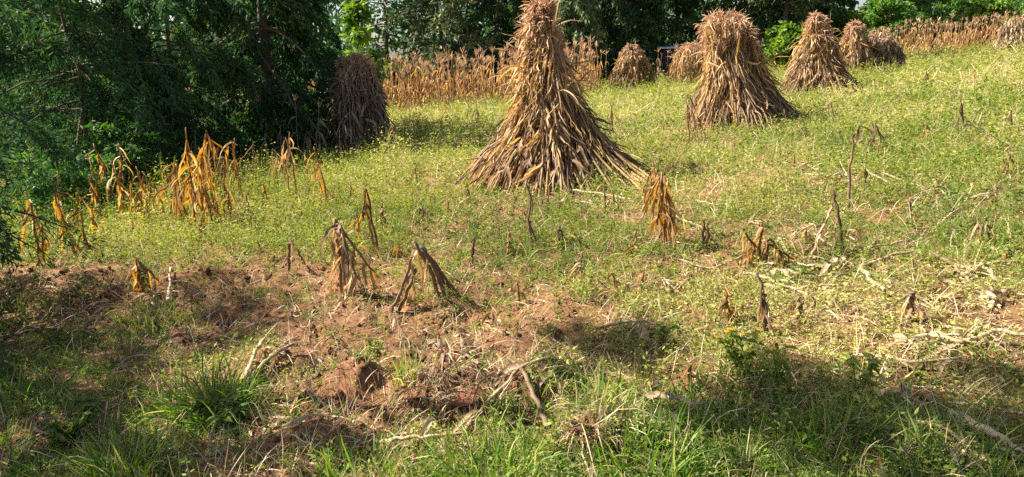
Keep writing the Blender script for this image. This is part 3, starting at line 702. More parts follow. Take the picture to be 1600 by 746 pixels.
bent('broken orange maize stump with fallen stalks beside it', [[(1185, 408), (1188, 375), (1190, 348)], [(1178, 410), (1180, 385), (1162, 362)], [(1195, 410), (1200, 380), (1240, 408)], [(1190, 410), (1200, 372), (1222, 400)]], 6, (.2, .4), .05, tint=.4)
bent('dark thin maize stem with drooping leaf, right of centre', [[(1195, 518), (1192, 470), (1186, 428)], [(1200, 515), (1196, 480), (1190, 455)]], 4, (.15, .3), .04, tint=.3, mat=M_corn)
bent('arched broken maize stalks behind the long standing stem', [[(1362, 246), (1364, 215), (1363, 190)], [(1370, 246), (1376, 215), (1366, 192), (1388, 232)], [(1334, 246), (1338, 212), (1344, 196), (1360, 204)], [(1366, 244), (1382, 225), (1390, 240)]], 4, (.2, .4), .05, tint=.35, mat=M_corn)
bent('long thin leaning stem standing over the pale lying stalks', [[(1326, 328), (1328, 270), (1334, 215), (1342, 196)]], 2, (.15, .3), .03, tint=.35, mat=M_corn, sr=.014)
bent('pale bare stick leaning right in the litter', [[(1266, 398), (1285, 355), (1304, 318)]], 1, (.1, .2), .03, tint=.6, mat=M_straw, sr=.013)
bent('dark bare stem leaning left, crossing the pale stick', [[(1318, 386), (1312, 340), (1300, 296)]], 1, (.1, .2), .03, tint=.2, mat=M_corn, sr=.015)
bent('splayed broken maize stump high on the right', [[(1508, 214), (1504, 185), (1500, 150)], [(1512, 215), (1506, 190), (1498, 172)], [(1510, 214), (1508, 192), (1545, 214)], [(1500, 212), (1496, 190), (1468, 208)], [(1514, 214), (1520, 190), (1532, 170)]], 3, (.2, .35), .05, tint=.3, mat=M_corn)
bent('drooping dry maize at the left foot of the flat-topped shock', [[(1078, 222), (1074, 180), (1072, 145)], [(1092, 224), (1084, 185), (1078, 150), (1104, 222)], [(1070, 220), (1076, 180), (1082, 150)]], 9, (.3, .6), .05, mat=M_corn)
bent('little tent of dry leaves below the dark grey shock', [[(1442, 138), (1445, 125), (1448, 112), (1454, 136)], [(1450, 138), (1448, 118), (1438, 138)]], 4, (.15, .4), .06, mat=M_corn)
bent('small leaning dry stem below the two overlapping shocks', [[(1408, 165), (1411, 150), (1414, 140), (1404, 158)]], 3, (.15, .3), .05, mat=M_straw)
bent('broom-like fan of orange leaves on bare soil at left', [[(220, 456), (216, 430), (212, 404)], [(222, 456), (222, 430), (214, 406), (250, 440)], [(218, 456), (214, 430), (214, 405), (197, 452)], [(221, 456), (226, 425), (215, 406), (236, 450)]], 6, (.2, .34), .05)
bent('cluster of low dry leaves at the foot of the hooked orange maize', [[(402, 285), (404, 265), (408, 250), (398, 275)], [(425, 290), (428, 268), (432, 255), (420, 282)]], 6, (.25, .4), .05, mat=M_corn)
bent('thin dry stem right of the largest shock with hanging leaf', [[(958, 215), (956, 190), (955, 165)]], 4, (.2, .35), .04, mat=M_corn)

def broken(label, px, py, top, tilt=0, n=2, mat=M_orange, tint=.45, nl=4):
    st = []
    for k in range(n):
        bx = px + U(-8, 8) * (k > 0); h = (py - top) * (1 if k == 0 else U(.5, .9)); ax = bx + tilt * h + U(-5, 5)
        q = [(bx, py + U(-3, 3)), (bx + (ax - bx) * .5 + U(-3, 3), py - h * .55), (ax, py - h)]
        if R() < .6: q.append((ax + U(-.35, .35) * h, py - h * U(.45, .85)))
        st.append(q)
    bent(label, st, nl, (.15, .42), .042, mat, tint, 'broken_maize', 'thin broken maize stalks')
for a in [('thin tan stalk at the far left beneath the edge conifer', 62, 420, 318, -.1, 3), ('crooked tan stalk just right of the leftmost orange clump', 140, 400, 330, -.15, 2), ('two tan stalks left of the drooping orange pair', 158, 345, 262, -.2, 3),
          ('thin stalk between the drooping pair and the hunched maize', 222, 345, 268, .1, 2), ('dry stalk left of the tallest orange clump', 274, 345, 252, 0, 3), ('thin dry stalk behind the tallest orange clump', 330, 318, 228, .12, 3),
          ('tan stalk between tallest clump and hook-topped maize', 352, 330, 250, 0, 2), ('grey-tan stalk right of the hook-topped maize', 394, 300, 225, .05, 2, M_corn), ('low crooked stalk before the shade, left of pale drooping pair', 420, 300, 238, .1, 2, M_corn),
          ('crooked dry stalk right of the pale drooping pair', 482, 300, 240, -.1, 2, M_corn), ('short dry stalk at left foot of the shaded shock', 530, 262, 205, 0, 2, M_corn), ('tan stalk at right foot of the shaded shock', 606, 248, 195, .05, 2, M_corn),
          ('broken thin stalk in weeds between the shaded and largest shocks', 680, 262, 222, .1, 1, M_corn), ('thin crooked stalk in weeds left of largest shock foot', 655, 300, 262, -.1, 1, M_corn), ('small broken stalk in the centre weeds above the folded pair', 655, 352, 320, .2, 2, M_corn),
          ('dry crooked stem right of the small hooked stub', 790, 400, 362, .1, 2, M_corn), ('brown broken stem below the short hooked stem', 880, 392, 352, -.1, 2, M_corn), ('dry stem in weeds centre, above the seedling', 905, 440, 398, .15, 2, M_corn),
          ('thin broken stem left of the tent-shaped clump foot', 985, 400, 362, .1, 1), ('tan broken stem right of tent-shaped clump', 1100, 385, 340, -.1, 2, M_corn), ('thin stem in right weeds below the pale lying stalk', 1420, 345, 310, .1, 1, M_corn),
          ('dry crooked stem at right, above the dark lying stalk', 1545, 380, 338, -.2, 2, M_corn), ('small broken stem far right, middle of the slope', 1570, 280, 240, .1, 2, M_corn), ('thin stem on the slope right of the splayed stump', 1578, 215, 172, 0, 1, M_corn),
          ('tan stem on the slope below the conical shock', 1300, 195, 160, .1, 1, M_corn), ('dry stem pair right of flat-topped shock foot', 1262, 225, 186, -.1, 2, M_corn), ('low broken stem between the splayed stump and arched stalks', 1440, 225, 196, .2, 2, M_corn),
          ('broken stem in weeds at lower right, left of the edge stalk', 1425, 500, 455, .1, 2, M_corn), ('dry stem right of the dark thin stem', 1250, 500, 462, .1, 2, M_corn), ('reddish broken stem above the yellow flowers', 1140, 500, 452, -.1, 2)]:
    broken(*a)
for a in [('thin pale stalk at left behind the leftmost orange clump', 112, 372, 300, .1, 2), ('dry stalk low at left beside the crooked tan one', 152, 382, 325, -.1, 2), ('slim tan stalk in front of the drooping orange pair', 205, 362, 300, .15, 2),
          ('thin dry stalk just left of the hunched orange maize', 232, 362, 290, -.1, 2), ('bent thin stalk in front of the tallest orange clump', 312, 385, 320, .1, 2), ('short dry stalk right of the tallest clump foot', 362, 352, 300, -.1, 2),
          ('thin dry stalk in the lush weeds below hook-topped maize', 390, 345, 295, 0, 2, M_corn), ('grey dry stalk at the shade edge, right of hook-topped maize', 408, 268, 205, .1, 3, M_grey), ('dry stalk at the shade edge before the tall fir', 438, 262, 196, -.05, 3, M_grey),
          ('dry grey stalk pair left of the slim leaning maize', 475, 262, 205, .05, 3, M_grey), ('grey dry stalk at the shade edge behind the tallest clump', 300, 288, 205, .1, 3, M_grey), ('dim grey stalk at shade edge, behind the hunched maize', 250, 300, 232, -.05, 3, M_grey),
          ('thin dry stalk left of the thin dark-tipped one', 548, 372, 330, .1, 2, M_corn), ('thin brown stalk far into the weeds, above the small hooked stub', 735, 330, 292, -.1, 1, M_corn), ('thin dry stem in right weeds below arched stalks', 1350, 300, 262, .1, 1, M_corn)]:
    broken(*a)

# stubble: short cut stems left in the ground
def stub(label, px, py, top, lx=0, group='short cut maize stubs', mat=M_orange, tint=.3):
    b = at(px, py); h = (py - top) * depth_of(b) / F
    P = np.array([b - [0, 0, .02], b + [lx * .5, 0, h * .55], b + [lx, 0, h]])
    root = MB(); v, f = tubes(P, np.array([.015, .013, .009]), 6); root.add(v, f, tint)
    leaf_strips(root, P[1:3], np.array([[.5, -.3, .3], [-.5, -.2, .2]]), U(.08, .16, 2), .03, 5, 1.8, .15, .2, U(.2, .6, 2), floorfun)
    o = root.build('maize_stub', mat, None, b); tag(o, label, 'maize stub', group)
for a in [('upright stub in the litter before the largest shock', 946, 332, 287), ('dark stub right of the upright one before largest shock', 960, 330, 300), ('small dark stub standing on the bare soil', 350, 488, 468),
          ('orange stub under the tent-shaped clump', 1000, 445, 420), ('reddish stub in litter left of the pale leaning stick', 1258, 388, 362), ('orange stub right of the broken orange stump', 1168, 420, 398),
          ('stub between the broken stump and the thin dark stem', 1160, 450, 430), ('thin stub in weeds right of thick folded pair', 812, 470, 432), ('twin-looking stub a little left of the seedling', 962, 455, 425),
          ('reddish stub at the right edge above the lying stalk', 1568, 408, 388), ('thin stub on the right above the dark crossing stem', 1460, 300, 280), ('stub among the green grass at far right', 1470, 330, 310),
          ('thin stub just below the flat-topped shock', 1265, 205, 175), ('dark stub left of the flat-topped shock clump', 1035, 215, 190), ('thin dry stem stub before the dark grey shock', 1520, 135, 112),
          ('stub at the left end of the white lying stalk', 1240, 270, 245), ('stub in weeds left of small hooked stub', 700, 345, 318), ('stub below the pale drooping pair', 470, 345, 322),
          ('lone stub between the slim leaning maize and shaded shock', 548, 318, 292), ('stub on soil under the broom-like fan', 300, 470, 452), ('dark stub right of the big folded clump', 620, 400, 378),
          ('tilted stub at the soil mound, centre foreground', 775, 500, 478), ('stub in shade near the yellow flowers', 1075, 610, 572), ('pale stub at lower right in sunlit patch', 1215, 560, 530)]:
    stub(*a, lx=U(-.03, .03))

# lying stalks and leaves
def lying(label, pts, r=.014, mat=M_straw, tint=.6, nl=3, lift=.05, name='fallen_stalk', ll=(.15, .4), lw=.04):
    P = np.array([at(*p) for p in pts]); 
    tt = np.linspace(0, len(P) - 1, 5 * len(P)); Q = np.stack([np.interp(tt, np.arange(len(P)), P[:, i]) for i in range(3)], -1)
    Q[:, 2] = np.maximum(Q[:, 2], height(Q[:, 0], Q[:, 1])) + lift
    Q += RN(*Q.shape) * .004; b = Q[len(Q) // 2].copy(); b[2] = float(height(b[0], b[1]))
    root = thing(name, b, label, 'fallen stalk', 'fallen maize stalks on the ground')
    mb = MB(); v, f = tubes(Q, r * np.linspace(1.1, .7, len(tt)), 6); mb.add(v, f, np.repeat(np.clip(tint + RN(len(tt)) * .08, 0, 1), 6)); mb.build('stalk', mat, root, smooth=True)
    if nl:
        lf = MB(); ii = (U(.1, .98, nl) * (len(Q) - 1)).astype(int); a = U(0, 6.28, nl)
        leaf_strips(lf, Q[ii], np.stack([np.cos(a), np.sin(a), U(0, .5, nl)], -1), U(ll[0], ll[1], nl), lw * U(.6, 1.2, nl), 7, 1.2, .15, .25, np.clip(tint + RN(nl) * .2, 0, 1), floorfun)
        lf.build('leaves', mat, root)
for a in [('long pale stalk lying curved across the right field', [(1240, 275), (1290, 252), (1345, 265), (1420, 292), (1465, 302)], .016, M_straw, .85, 8),
          ('pale stalk lying under the curved one with curled leaves', [(1255, 284), (1300, 286), (1340, 270), (1400, 300)], .012, M_straw, .8, 5),
          ('short brown stalk lying left of the white curved one', [(1162, 298), (1200, 297), (1234, 294)], .018, M_straw, .4, 1),
          ('brown stalk lying in the litter from the leaning stick to the right', [(1270, 416), (1340, 410), (1440, 402)], .017, M_straw, .45, 3),
          ('pale stalk pointing at the camera in the right litter', [(1345, 412), (1362, 440), (1380, 462)], .017, M_straw, .8, 2),
          ('dark stalk lying right down from the brown litter stalk', [(1450, 400), (1480, 420), (1520, 452)], .014, M_straw, .2, 2),
          ('long pale stalk lying at the right edge, lower field', [(1448, 534), (1500, 545), (1560, 528), (1600, 536)], .014, M_straw, .7, 3),
          ('dark stalk lying under the pale one at right edge', [(1555, 548), (1620, 552)], .014, M_straw, .15, 1),
          ('big split pale stalk lying in shade at the lower right corner', [(1482, 652), (1540, 684), (1610, 722)], .022, M_straw, .75, 4),
          ('thin grey stalk lying beside the big split one', [(1400, 690), (1470, 700), (1540, 735)], .010, M_straw, .5, 3),
          ('tan stalk lying on the mound in front, bottom centre', [(722, 668), (770, 640), (812, 612), (880, 590)], .012, M_straw, .35, 3),
          ('dark stout stalk poking up across the tan one', [(856, 664), (826, 626), (796, 594)], .014, M_straw, .1, 0),
          ('thin stalk lying along the bottom edge mound', [(590, 690), (660, 690), (730, 676)], .010, M_straw, .6, 3),
          ('whitish stick standing askew on bare soil at left', [(262, 470), (265, 450), (268, 432)], .013, M_straw, .9, 0),
          ('grey stick lying on soil behind the whitish stick', [(215, 480), (240, 466), (258, 452)], .010, M_straw, .35, 1),
          ('dark stick lying across the shaded grass at left edge', [(0, 545), (40, 530), (90, 522)], .012, M_straw, .05, 0),
          ('grey stalk lying on the soil right of the shaded grass', [(395, 590), (430, 570), (470, 552)], .014, M_straw, .45, 2),
          ('tan stalk lying at the edge of shade, left soil', [(380, 600), (400, 575), (418, 548)], .016, M_straw, .6, 1),
          ('stalk lying at the foot of the largest shock', [(870, 292), (930, 296), (1000, 300)], .016, M_straw, .5, 6),
          ('pale stalk lying under the upright stub', [(885, 306), (940, 308), (990, 318)], .015, M_straw, .7, 5),
          ('brown stalk lying by the tent-shaped clump', [(1050, 345), (1090, 362), (1130, 372)], .012, M_straw, .3, 2),
          ('pale stalk lying in litter under the broken stump', [(1150, 428), (1210, 440), (1262, 462)], .014, M_straw, .65, 6),
          ('brown stalk lying right of the broken stump', [(1205, 420), (1270, 432), (1320, 420)], .014, M_straw, .4, 6),
          ('pale stalk lying on the upper right slope by the edge', [(1560, 150), (1590, 145), (1610, 148)], .018, M_straw, .75, 5),
          ('thin pale stalk lying below the broken stump, pointing right', [(1190, 446), (1250, 452), (1330, 446)], .012, M_straw, .6, 4),
          ('tan stalk lying across the litter under the dark crossing stem', [(1300, 398), (1350, 392), (1420, 380)], .013, M_straw, .5, 4),
          ('pale stalk lying slanted in the right litter, nearest the edge', [(1500, 440), (1540, 424), (1596, 418)], .013, M_straw, .65, 5),
          ('brown stalk lying behind the long curved pale stalk', [(1300, 262), (1360, 250), (1430, 246)], .012, M_straw, .4, 3),
          ('pale stalk lying steeply in the weeds right of the curved one', [(1450, 275), (1468, 300), (1490, 322)], .012, M_straw, .7, 3),
          ('thin tan stalk lying in the weeds left of the broken stump', [(1060, 410), (1110, 416), (1160, 408)], .010, M_straw, .5, 3),
          ('long thin stalk lying under the long edge stalk, lower right', [(1330, 560), (1420, 572), (1500, 566)], .011, M_straw, .6, 4),
          ('pale stalk lying left of the flowering weed', [(930, 518), (985, 512), (1030, 520)], .012, M_straw, .55, 3),
          ('tan stalk lying in the weeds between tent-shaped clump and broken stump', [(1085, 322), (1120, 330), (1165, 326)], .011, M_straw, .6, 3),
          ('pale stalk lying in grass at right edge, middle', [(1420, 540), (1460, 530), (1500, 535)], .012, M_straw, .75, 3)]:
    lying(*a)
def leafthing(label, pts, w, tint=.8, lift=.05, arch=.06, mat=M_straw, fold=.25):
    P = np.array([at(*p) for p in pts]); n = 14; tt = np.linspace(0, len(P) - 1, n); Q = np.stack([np.interp(tt, np.arange(len(P)), P[:, i]) for i in range(3)], -1)
    Q[:, 2] = height(Q[:, 0], Q[:, 1]) + lift + arch * np.sin(np.linspace(0, np.pi, n)); b = P[len(P) // 2]
    T = nrm(np.gradient(Q, axis=0)); sd = nrm(np.cross(T, np.array([.1, -.5, 1.]) + np.cumsum(RN(n, 3) * .12, 0)))
    W = w * .6 * np.interp(np.linspace(0, 1, n), [0, .1, .5, .9, 1], [.4, .9, 1, .6, .1]) * U(.7, 1.2, n); tint -= .15; Q[1:-1] += RN(n - 2, 3) * .012
    v, f, per = ribbons(Q[None], sd[None], W[None], fold); mb = MB(); mb.add(v, f, tint)
    mb.add(v + np.array([0, 0, -.002], np.float32), f, tint)
    o = mb.build('fallen_leaf', mat, None, b); tag(o, label, 'dry leaf', 'fallen maize leaves lying singly')
leafthing('long arched grey leaf lying in the shade, bottom centre right', [(988, 642), (1030, 640), (1070, 650), (1112, 662)], .05, .7)
leafthing('short pale leaf lying below the arched grey one', [(1045, 660), (1052, 685), (1052, 705)], .05, .8, .03, .02)
leafthing('white curled leaf lying right of the tent-shaped clump', [(1075, 270), (1085, 274), (1096, 282)], .11, .95)
leafthing('pale broad leaf in the litter by the brown lying stalk', [(1285, 420), (1305, 412), (1328, 406)], .08, .75)
leafthing('grey leaf curving in shade at lower right', [(1380, 630), (1405, 634), (1422, 650)], .045, .75)
leafthing('whitish scrap of leaf at the bottom right', [(1490, 735), (1500, 722), (1512, 716)], .07, .95, .03, .02)
leafthing('pale leaf on the soil below the soil mound', [(470, 600), (500, 590), (530, 584)], .03, .6)
# crumpled husk bundle
def husks(label, px, py, n, s, tint, mat=M_straw):
    b = at(px, py); mb = MB(); P0 = b + RN(n, 3) * np.array([.07, .07, .02]) * s + [0, 0, .05 * s]
    a = U(0, 6.28, n); leaf_strips(mb, P0, np.stack([np.cos(a), np.sin(a), U(.2, 1.2, n)], -1), U(.18, .34, n) * s, .055 * s * U(.7, 1.3, n), 8, 2.0, .2, .25, np.clip(tint + RN(n) * .12, 0, 1), floorfun)
    o = mb.build('husk_bundle', mat, None, b); tag(o, label, 'maize husk', 'crumpled husk bundles')
husks('large pale crumpled husk on the dark mound, centre foreground', 712, 578, 14, .8, .5)
husks('grey crumpled husk beneath the thick folded pair', 690, 530, 9, .65, .45)
husks('straw husk heap at the right foot of the broken stump', 1225, 425, 16, 1.1, .5)
husks('pale husk in weeds at right, beside the long edge stalk', 1430, 545, 8, .7, .6)
husks('orange-brown husk on the end of the tan mound stalk', 738, 655, 8, .7, .45, M_orange)
husks('dry husk heap near the right end of the dark lying stalk', 1560, 470, 9, 1.0, .6)

# root clods with dry rootlets
def rootclod(label, px, py, r, tint=.3, n=160, col=M_straw):
    b = at(px, py); root = thing('root_clod', b, label, 'soil clod', 'root clods')
    nu, nv = 44, 26; a = np.linspace(0, 6.283, nu, endpoint=False); e = np.linspace(-.5, 1.57, nv)
    A, E = np.meshgrid(a, e); dx, dy, dz = np.cos(A) * np.cos(E), np.sin(A) * np.cos(E), np.sin(E)
    rr = .8 * r * (1 + 1.1 * (fbm(dx * 2.2 + 5 + px, dy * 2.2 + dz * 2.6, 5, 5) - .5) + .25 * (vnoise(dx * 9 + px, dy * 9 + dz * 11, 4) - .5))
    P = np.stack([dx * rr * 1.25, dy * rr, dz * rr * .7 - .035], -1) + b; idx = np.arange(nu * nv).reshape(nv, nu); nx = np.roll(idx, -1, 1)
    mb = MB(); mb.add(P.reshape(-1, 3), np.stack([idx[:-1], nx[:-1], nx[1:], idx[1:]], -1).reshape(-1, 4), .5); mb.build('soil', M_clod, root)
    h = MB(); th = U(0, 6.283, int(n * 1.7)); n = len(th); el = U(.1, 1.5, n); D = np.stack([np.cos(th) * np.cos(el) * 1.25, np.sin(th) * np.cos(el), np.sin(el) * .5], -1)
    leaf_strips(h, b + D * r * .8 - [0, 0, .02], D * .5 + RN(n, 3) * .8, np.exp(RN(n) * .5 - .1) * r, .006 * U(.6, 1.5, n), 6, 1.4, .2, 0, np.clip(tint + RN(n) * .15, 0, 1), floorfun)
    h.build('roots', col, root)
rootclod('dark hairy root clod, right one of the pair at bottom centre', 745, 628, .15, .1, 220)
rootclod('dark root clod with tan rootlets, left of the hairy one', 672, 615, .12, .2, 200)
rootclod('brown hummock topped with dry grass, bottom edge', 925, 700, .12, .55, 330)
rootclod('small soil lump by the big folded clump', 555, 462, .10, .3, 60)
rootclod('soil lump beneath the thick folded pair', 700, 488, .1, .25, 90)
rootclod('soil lump at the foot of the stout dark stalk', 850, 640, .09, .25, 90)
rootclod('dark fibrous root clump in shade at the lower left corner', 30, 735, .12, .08, 260, M_grey)

# ------------------------------------------------------------------ single green plants
def tuft(label, px, py, h, n, spread=.5, tint=.45, r=.06):
    b = at(px, py); a = U(0, 6.283, n); n = int(n * 1.3); a = U(0, 6.283, n); q = np.sqrt(R(n)) * r * 1.5; P0 = np.stack([b[0] + np.cos(a) * q, b[1] + np.sin(a) * q, 0 * a], -1); P0[:, 2] = height(P0[:, 0], P0[:, 1]) - .01
    mb = MB(); Pp = arcs(P0, np.stack([np.cos(a) * spread * R(n), np.sin(a) * spread * R(n), 0 * a + 1], -1), h * U(.3, 1.1, n), 6, U(.1, 1.3, n), .10)
    sd = nrm(np.cross(np.gradient(Pp, axis=1), RN(n, 1, 3))); W = .007 * U(.6, 1.4, n)[:, None] * np.array([.8, 1, 1, .85, .55, .08])
    v, f, per = ribbons(Pp, sd, W); mb.add(v, f, np.repeat(np.where(R(n) < .16, U(.75, 1, n), np.clip(tint + RN(n) * .2, 0, 1)), per))
    o = mb.build('grass_tuft', M_grass, None, b); tag(o, label, 'grass tuft', 'larger grass tufts')
for a in [('large arching grass tuft in shade at lower left', 335, 640, .36, 260, .9, .3, .12), ('short grass tuft growing against the lower left root clump', 62, 745, .16, 80, .6, .35, .08), ('bright grass tuft beside the bottom left edge', 195, 745, .30, 160, .6, .42, .09), ('tall green grass tuft at the bottom centre', 775, 742, .34, 170, .6, .42, .12),
          ('slim light grass tuft right of the stout dark stalk', 945, 668, .30, 60, .35, .6, .06), ('dark grass tuft at the bottom right of centre', 1010, 745, .34, 120, .5, .38, .12), ('grass tuft beside the shaded root clod', 1290, 700, .26, 110, .7, .4, .1),
          ('sparse yellow grass tuft between the two root clods', 636, 600, .24, 40, .35, .75, .05), ('grass tuft at the left edge above the dark root clump', 40, 640, .3, 140, .8, .32, .14), ('sunlit yellow-green grass tuft left of soil', 235, 500, .26, 120, .6, .7, .16),
          ('grass tuft at bottom edge left of centre', 560, 745, .25, 120, .7, .45, .14), ('thin grass tuft in shade right of arched leaf', 1080, 640, .22, 70, .7, .35, .1), ('grass tuft in the bottom right corner', 1500, 745, .28, 90, .6, .4, .12)]:
    tuft(*a)
def herb(label, px, py, h, nst, name='leafy_weed', flowers=0, leaf=.06, spread=.3, tint=.45):
    b = at(px, py); root = thing(name, b, label, 'weed', 'taller weeds standing singly'); n = nst; a = U(0, 6.283, n)
    Pp = arcs(np.repeat(b[None], n, 0) + RN(n, 3) * [.02, .02, 0], np.stack([np.cos(a) * spread, np.sin(a) * spread, 0 * a + 1], -1), h * U(.7, 1.1, n), 6, .12, .08)
    mb = MB(); v, f = tubes(Pp, np.broadcast_to(np.linspace(.004, .002, 6), (n, 6)), 4); mb.add(v, f, .4); mb.build('stems', M_weed, root)
    m = 16; fr = U(.2, 1, n, m) * 5; i0 = np.minimum(fr.astype(int), 4); w = (fr - i0)[..., None]; q = np.arange(n)[:, None]
    P = (Pp[q, i0] * (1 - w) + Pp[q, i0 + 1] * w).reshape(-1, 3); K = len(P); aa = U(0, 6.283, K)
    lf = MB(); leaf_strips(lf, P, np.stack([np.cos(aa), np.sin(aa), U(-.1, .6, K)], -1), leaf * U(.6, 1.3, K), leaf * .45 * U(.7, 1.2, K), 4, .5, .08, .15, np.clip(tint + RN(K) * .15, 0, 1)); lf.build('leaves', M_weed, root)
    for i in range(flowers):
        p = Pp[i % n, -1] + RN(3) * [.03, .03, .01] * (i >= n); fl = MB(); k = 12; t = np.linspace(0, 6.283, k, endpoint=False)
        v, f = leafquads(np.repeat(p[None], k, 0), np.stack([np.cos(t), np.sin(t), .25 + 0 * t], -1), np.tile([[0, 0, 1.]], (k, 1)), np.full(k, .017), np.full(k, .011), .6); fl.add(v, f, .6)
        v, f = leafquads(np.repeat(p[None] + [[0, 0, .004]], k, 0), np.stack([np.cos(t), np.sin(t), 1.2 + 0 * t], -1), RN(k, 3), np.full(k, .009), np.full(k, .006), .6); ce = MB(); ce.add(v, f, .2)
        ce.build('flower_centre', M_petal, fl.build('flower', M_petal, root))
herb('yellow-flowered leafy weed at the shade edge, lower right of centre', 1150, 600, .26, 9, 'flowering_weed', 9, .055, .5)
herb('single yellow-flowered weed right of the flowering group', 1212, 612, .24, 3, 'flowering_weed', 3, .06, .3)
herb('upright leafy green weed in the dark soil gap, centre', 1036, 545, .22, 3, leaf=.055, spread=.2)
herb('bright leafy weed at the bottom centre left edge of shade', 590, 560, .2, 5, leaf=.04, spread=.3, tint=.65)
herb('leafy weed at the foot of the shaded shock', 580, 242, .5, 8, leaf=.12, spread=.5)
herb('broad-leaved dark weed in the shade at lower left', 355, 660, .22, 6, leaf=.07, spread=.6, tint=.25)
herb('yellowish bushy weed right of the shade edge, lower right', 1345, 640, .26, 7, leaf=.05, spread=.5, tint=.6)
herb('dark leafy weed in the lower left corner of shade', 110, 690, .26, 8, leaf=.06, spread=.6, tint=.25)

# ------------------------------------------------------------------ ground cover that nobody could count
def sample(n, d0, d1, half=48):
    d = np.exp(U(math.log(d0), math.log(d1), n)); a = np.radians(U(-half, half, n)); return np.sin(a) * d, np.cos(a) * d, d
def weeds():
    x, y, d = sample(105000, 1.7, 75)
    s = soilness(x, y); px, py = project(x, y, base_h(x, y))
    pn = fbm(x * 1.3, y * 1.3, 51, 3); p = np.clip(1.15 - 1.15 * s, 0.10, 1) * np.clip(.30 + 2.4 * (pn - .33), .1, 1)
    p *= np.where((py > 480), .42, 1); p *= np.where((px < 520) & (py > 470), .6, 1)
    p *= np.where((py > 255) & (py < 400) & (px < 640), 2.2, 1)
    k = R(len(x)) < p; x, y, d, px, py, s = x[k], y[k], d[k], px[k], py[k], s[k]
    z = height(x, y); n = len(x); nl = 15
    sc = np.clip((d / 7), .75, 9) ** .75
    lush = np.where((py > 255) & (py < 400) & (px < 640), 1.35, 1)
    tallp = sstep(.5, .72, fbm(x * .9 + 20, y * .9, 63, 3)); hgt = .125 * sc * np.exp(np.clip(RN(n), -2, 1.5) * .45 - .2) * (1 + .9 * tallp) * lush * np.where(d > 14, .75, 1)
    fr = R(n * nl).reshape(n, nl); a = U(0, 6.283, n, nl); rad = hgt[:, None] * U(.05, .5, n, nl)
    P = np.stack([x[:, None] + np.cos(a) * rad, y[:, None] + np.sin(a) * rad, z[:, None] + hgt[:, None] * (fr * .95 + .05)], -1).reshape(-1, 3)
    D = np.stack([np.cos(a), np.sin(a), U(-.4, .7, n, nl)], -1).reshape(-1, 3) + RN(n * nl, 3) * .3
    N_ = np.array([0, 0, 1.]) + RN(n * nl, 3) * .8
    L = np.repeat(.027 * sc * np.exp(np.clip(RN(n), -2, 1.2) * .35), nl) * U(.6, 1.3, n * nl)
    v, f = leafquads(P, D, N_, L, L * U(.25, .55, n * nl))
    patch = fbm(x * .5, y * .5, 77, 3); t = np.repeat(np.clip(.5 + (patch - .5) * 1.1 + RN(n) * .10 + .1 * sstep(8, 25, d) + .08 * (lush > 1), 0, 1), nl) + RN(n * nl) * .05
    mb = MB(); mb.add(v, f, np.repeat(np.clip(t, 0, 1), 4))
    p0 = np.stack([x, y, z - .01], -1); p1 = p0 + np.stack([RN(n) * .12, RN(n) * .12, 0 * x + 1], -1) * hgt[:, None]
    v, f, per = ribbons(np.stack([p0, p1], 1), np.repeat(nrm(RN(n, 1, 3)), 2, 1), (.0035 * sc)[:, None] * np.array([1, .6])); mb.add(v, f, np.repeat(U(.3, 1, n), per))
    o = mb.build('weeds', M_weed); tag(o, 'low green and yellowish weeds spread over the field', 'weeds', kind='stuff')
weeds()
def leafy_weeds():
    x, y, d = sample(16000, 2.0, 40); px, py = project(x, y, base_h(x, y)); s = soilness(x, y)
    p = sstep(.47, .68, fbm(x * .8 + 3, y * .8 + 11, 203, 3)) * (1 - .8 * s) * .55
    p = np.maximum(p, .5 * ((py > 262) & (py < 400) & (px < 660) & (px > 90))); p *= np.where(py > 470, .45, 1)
    k = R(len(x)) < p; x, y, d = x[k], y[k], d[k]; n = len(x); z = height(x, y); nl = 16
    sc = np.clip(d / 8, .8, 5) ** .7; h = .2 * sc * U(.5, 1.5, n); dr = RN(n, 2) * .2
    fr = U(.2, 1, n, nl); a = U(0, 6.283, n, nl)
    P = np.stack([x[:, None] + dr[:, :1] * h[:, None] * fr, y[:, None] + dr[:, 1:] * h[:, None] * fr, z[:, None] + h[:, None] * fr], -1).reshape(-1, 3)
    D = np.stack([np.cos(a), np.sin(a), U(-.3, .7, n, nl)], -1).reshape(-1, 3); L = (np.repeat(.055 * sc, nl).reshape(n, nl) * (1.25 - .7 * fr) * U(.6, 1.2, n, nl)).ravel()
    mb = MB(); P0 = P + nrm(D) * (L * .25)[:, None]
    v, f = leafquads(P0, D, np.array([0, 0, 1.]) + RN(n * nl, 3) * .5, L, L * U(.35, .6, n * nl), .4)
    t = np.repeat(np.clip(.36 + RN(n) * .1, 0, 1), nl) + RN(n * nl) * .05; mb.add(v, f, np.repeat(np.clip(t, 0, 1), 4))
    q0 = np.stack([x, y, z - .01], -1); q1 = q0 + np.concatenate([dr * h[:, None], h[:, None]], 1)
    v, f, per = ribbons(np.stack([q0, q1], 1), np.repeat(nrm(RN(n, 1, 3)), 2, 1), (.005 * sc)[:, None] * np.array([1, .6])); mb.add(v, f, .35)
    o = mb.build('leafy_weeds', M_weed); tag(o, 'patches of taller fresh green leafy weeds', 'weeds', kind='stuff')
leafy_weeds()
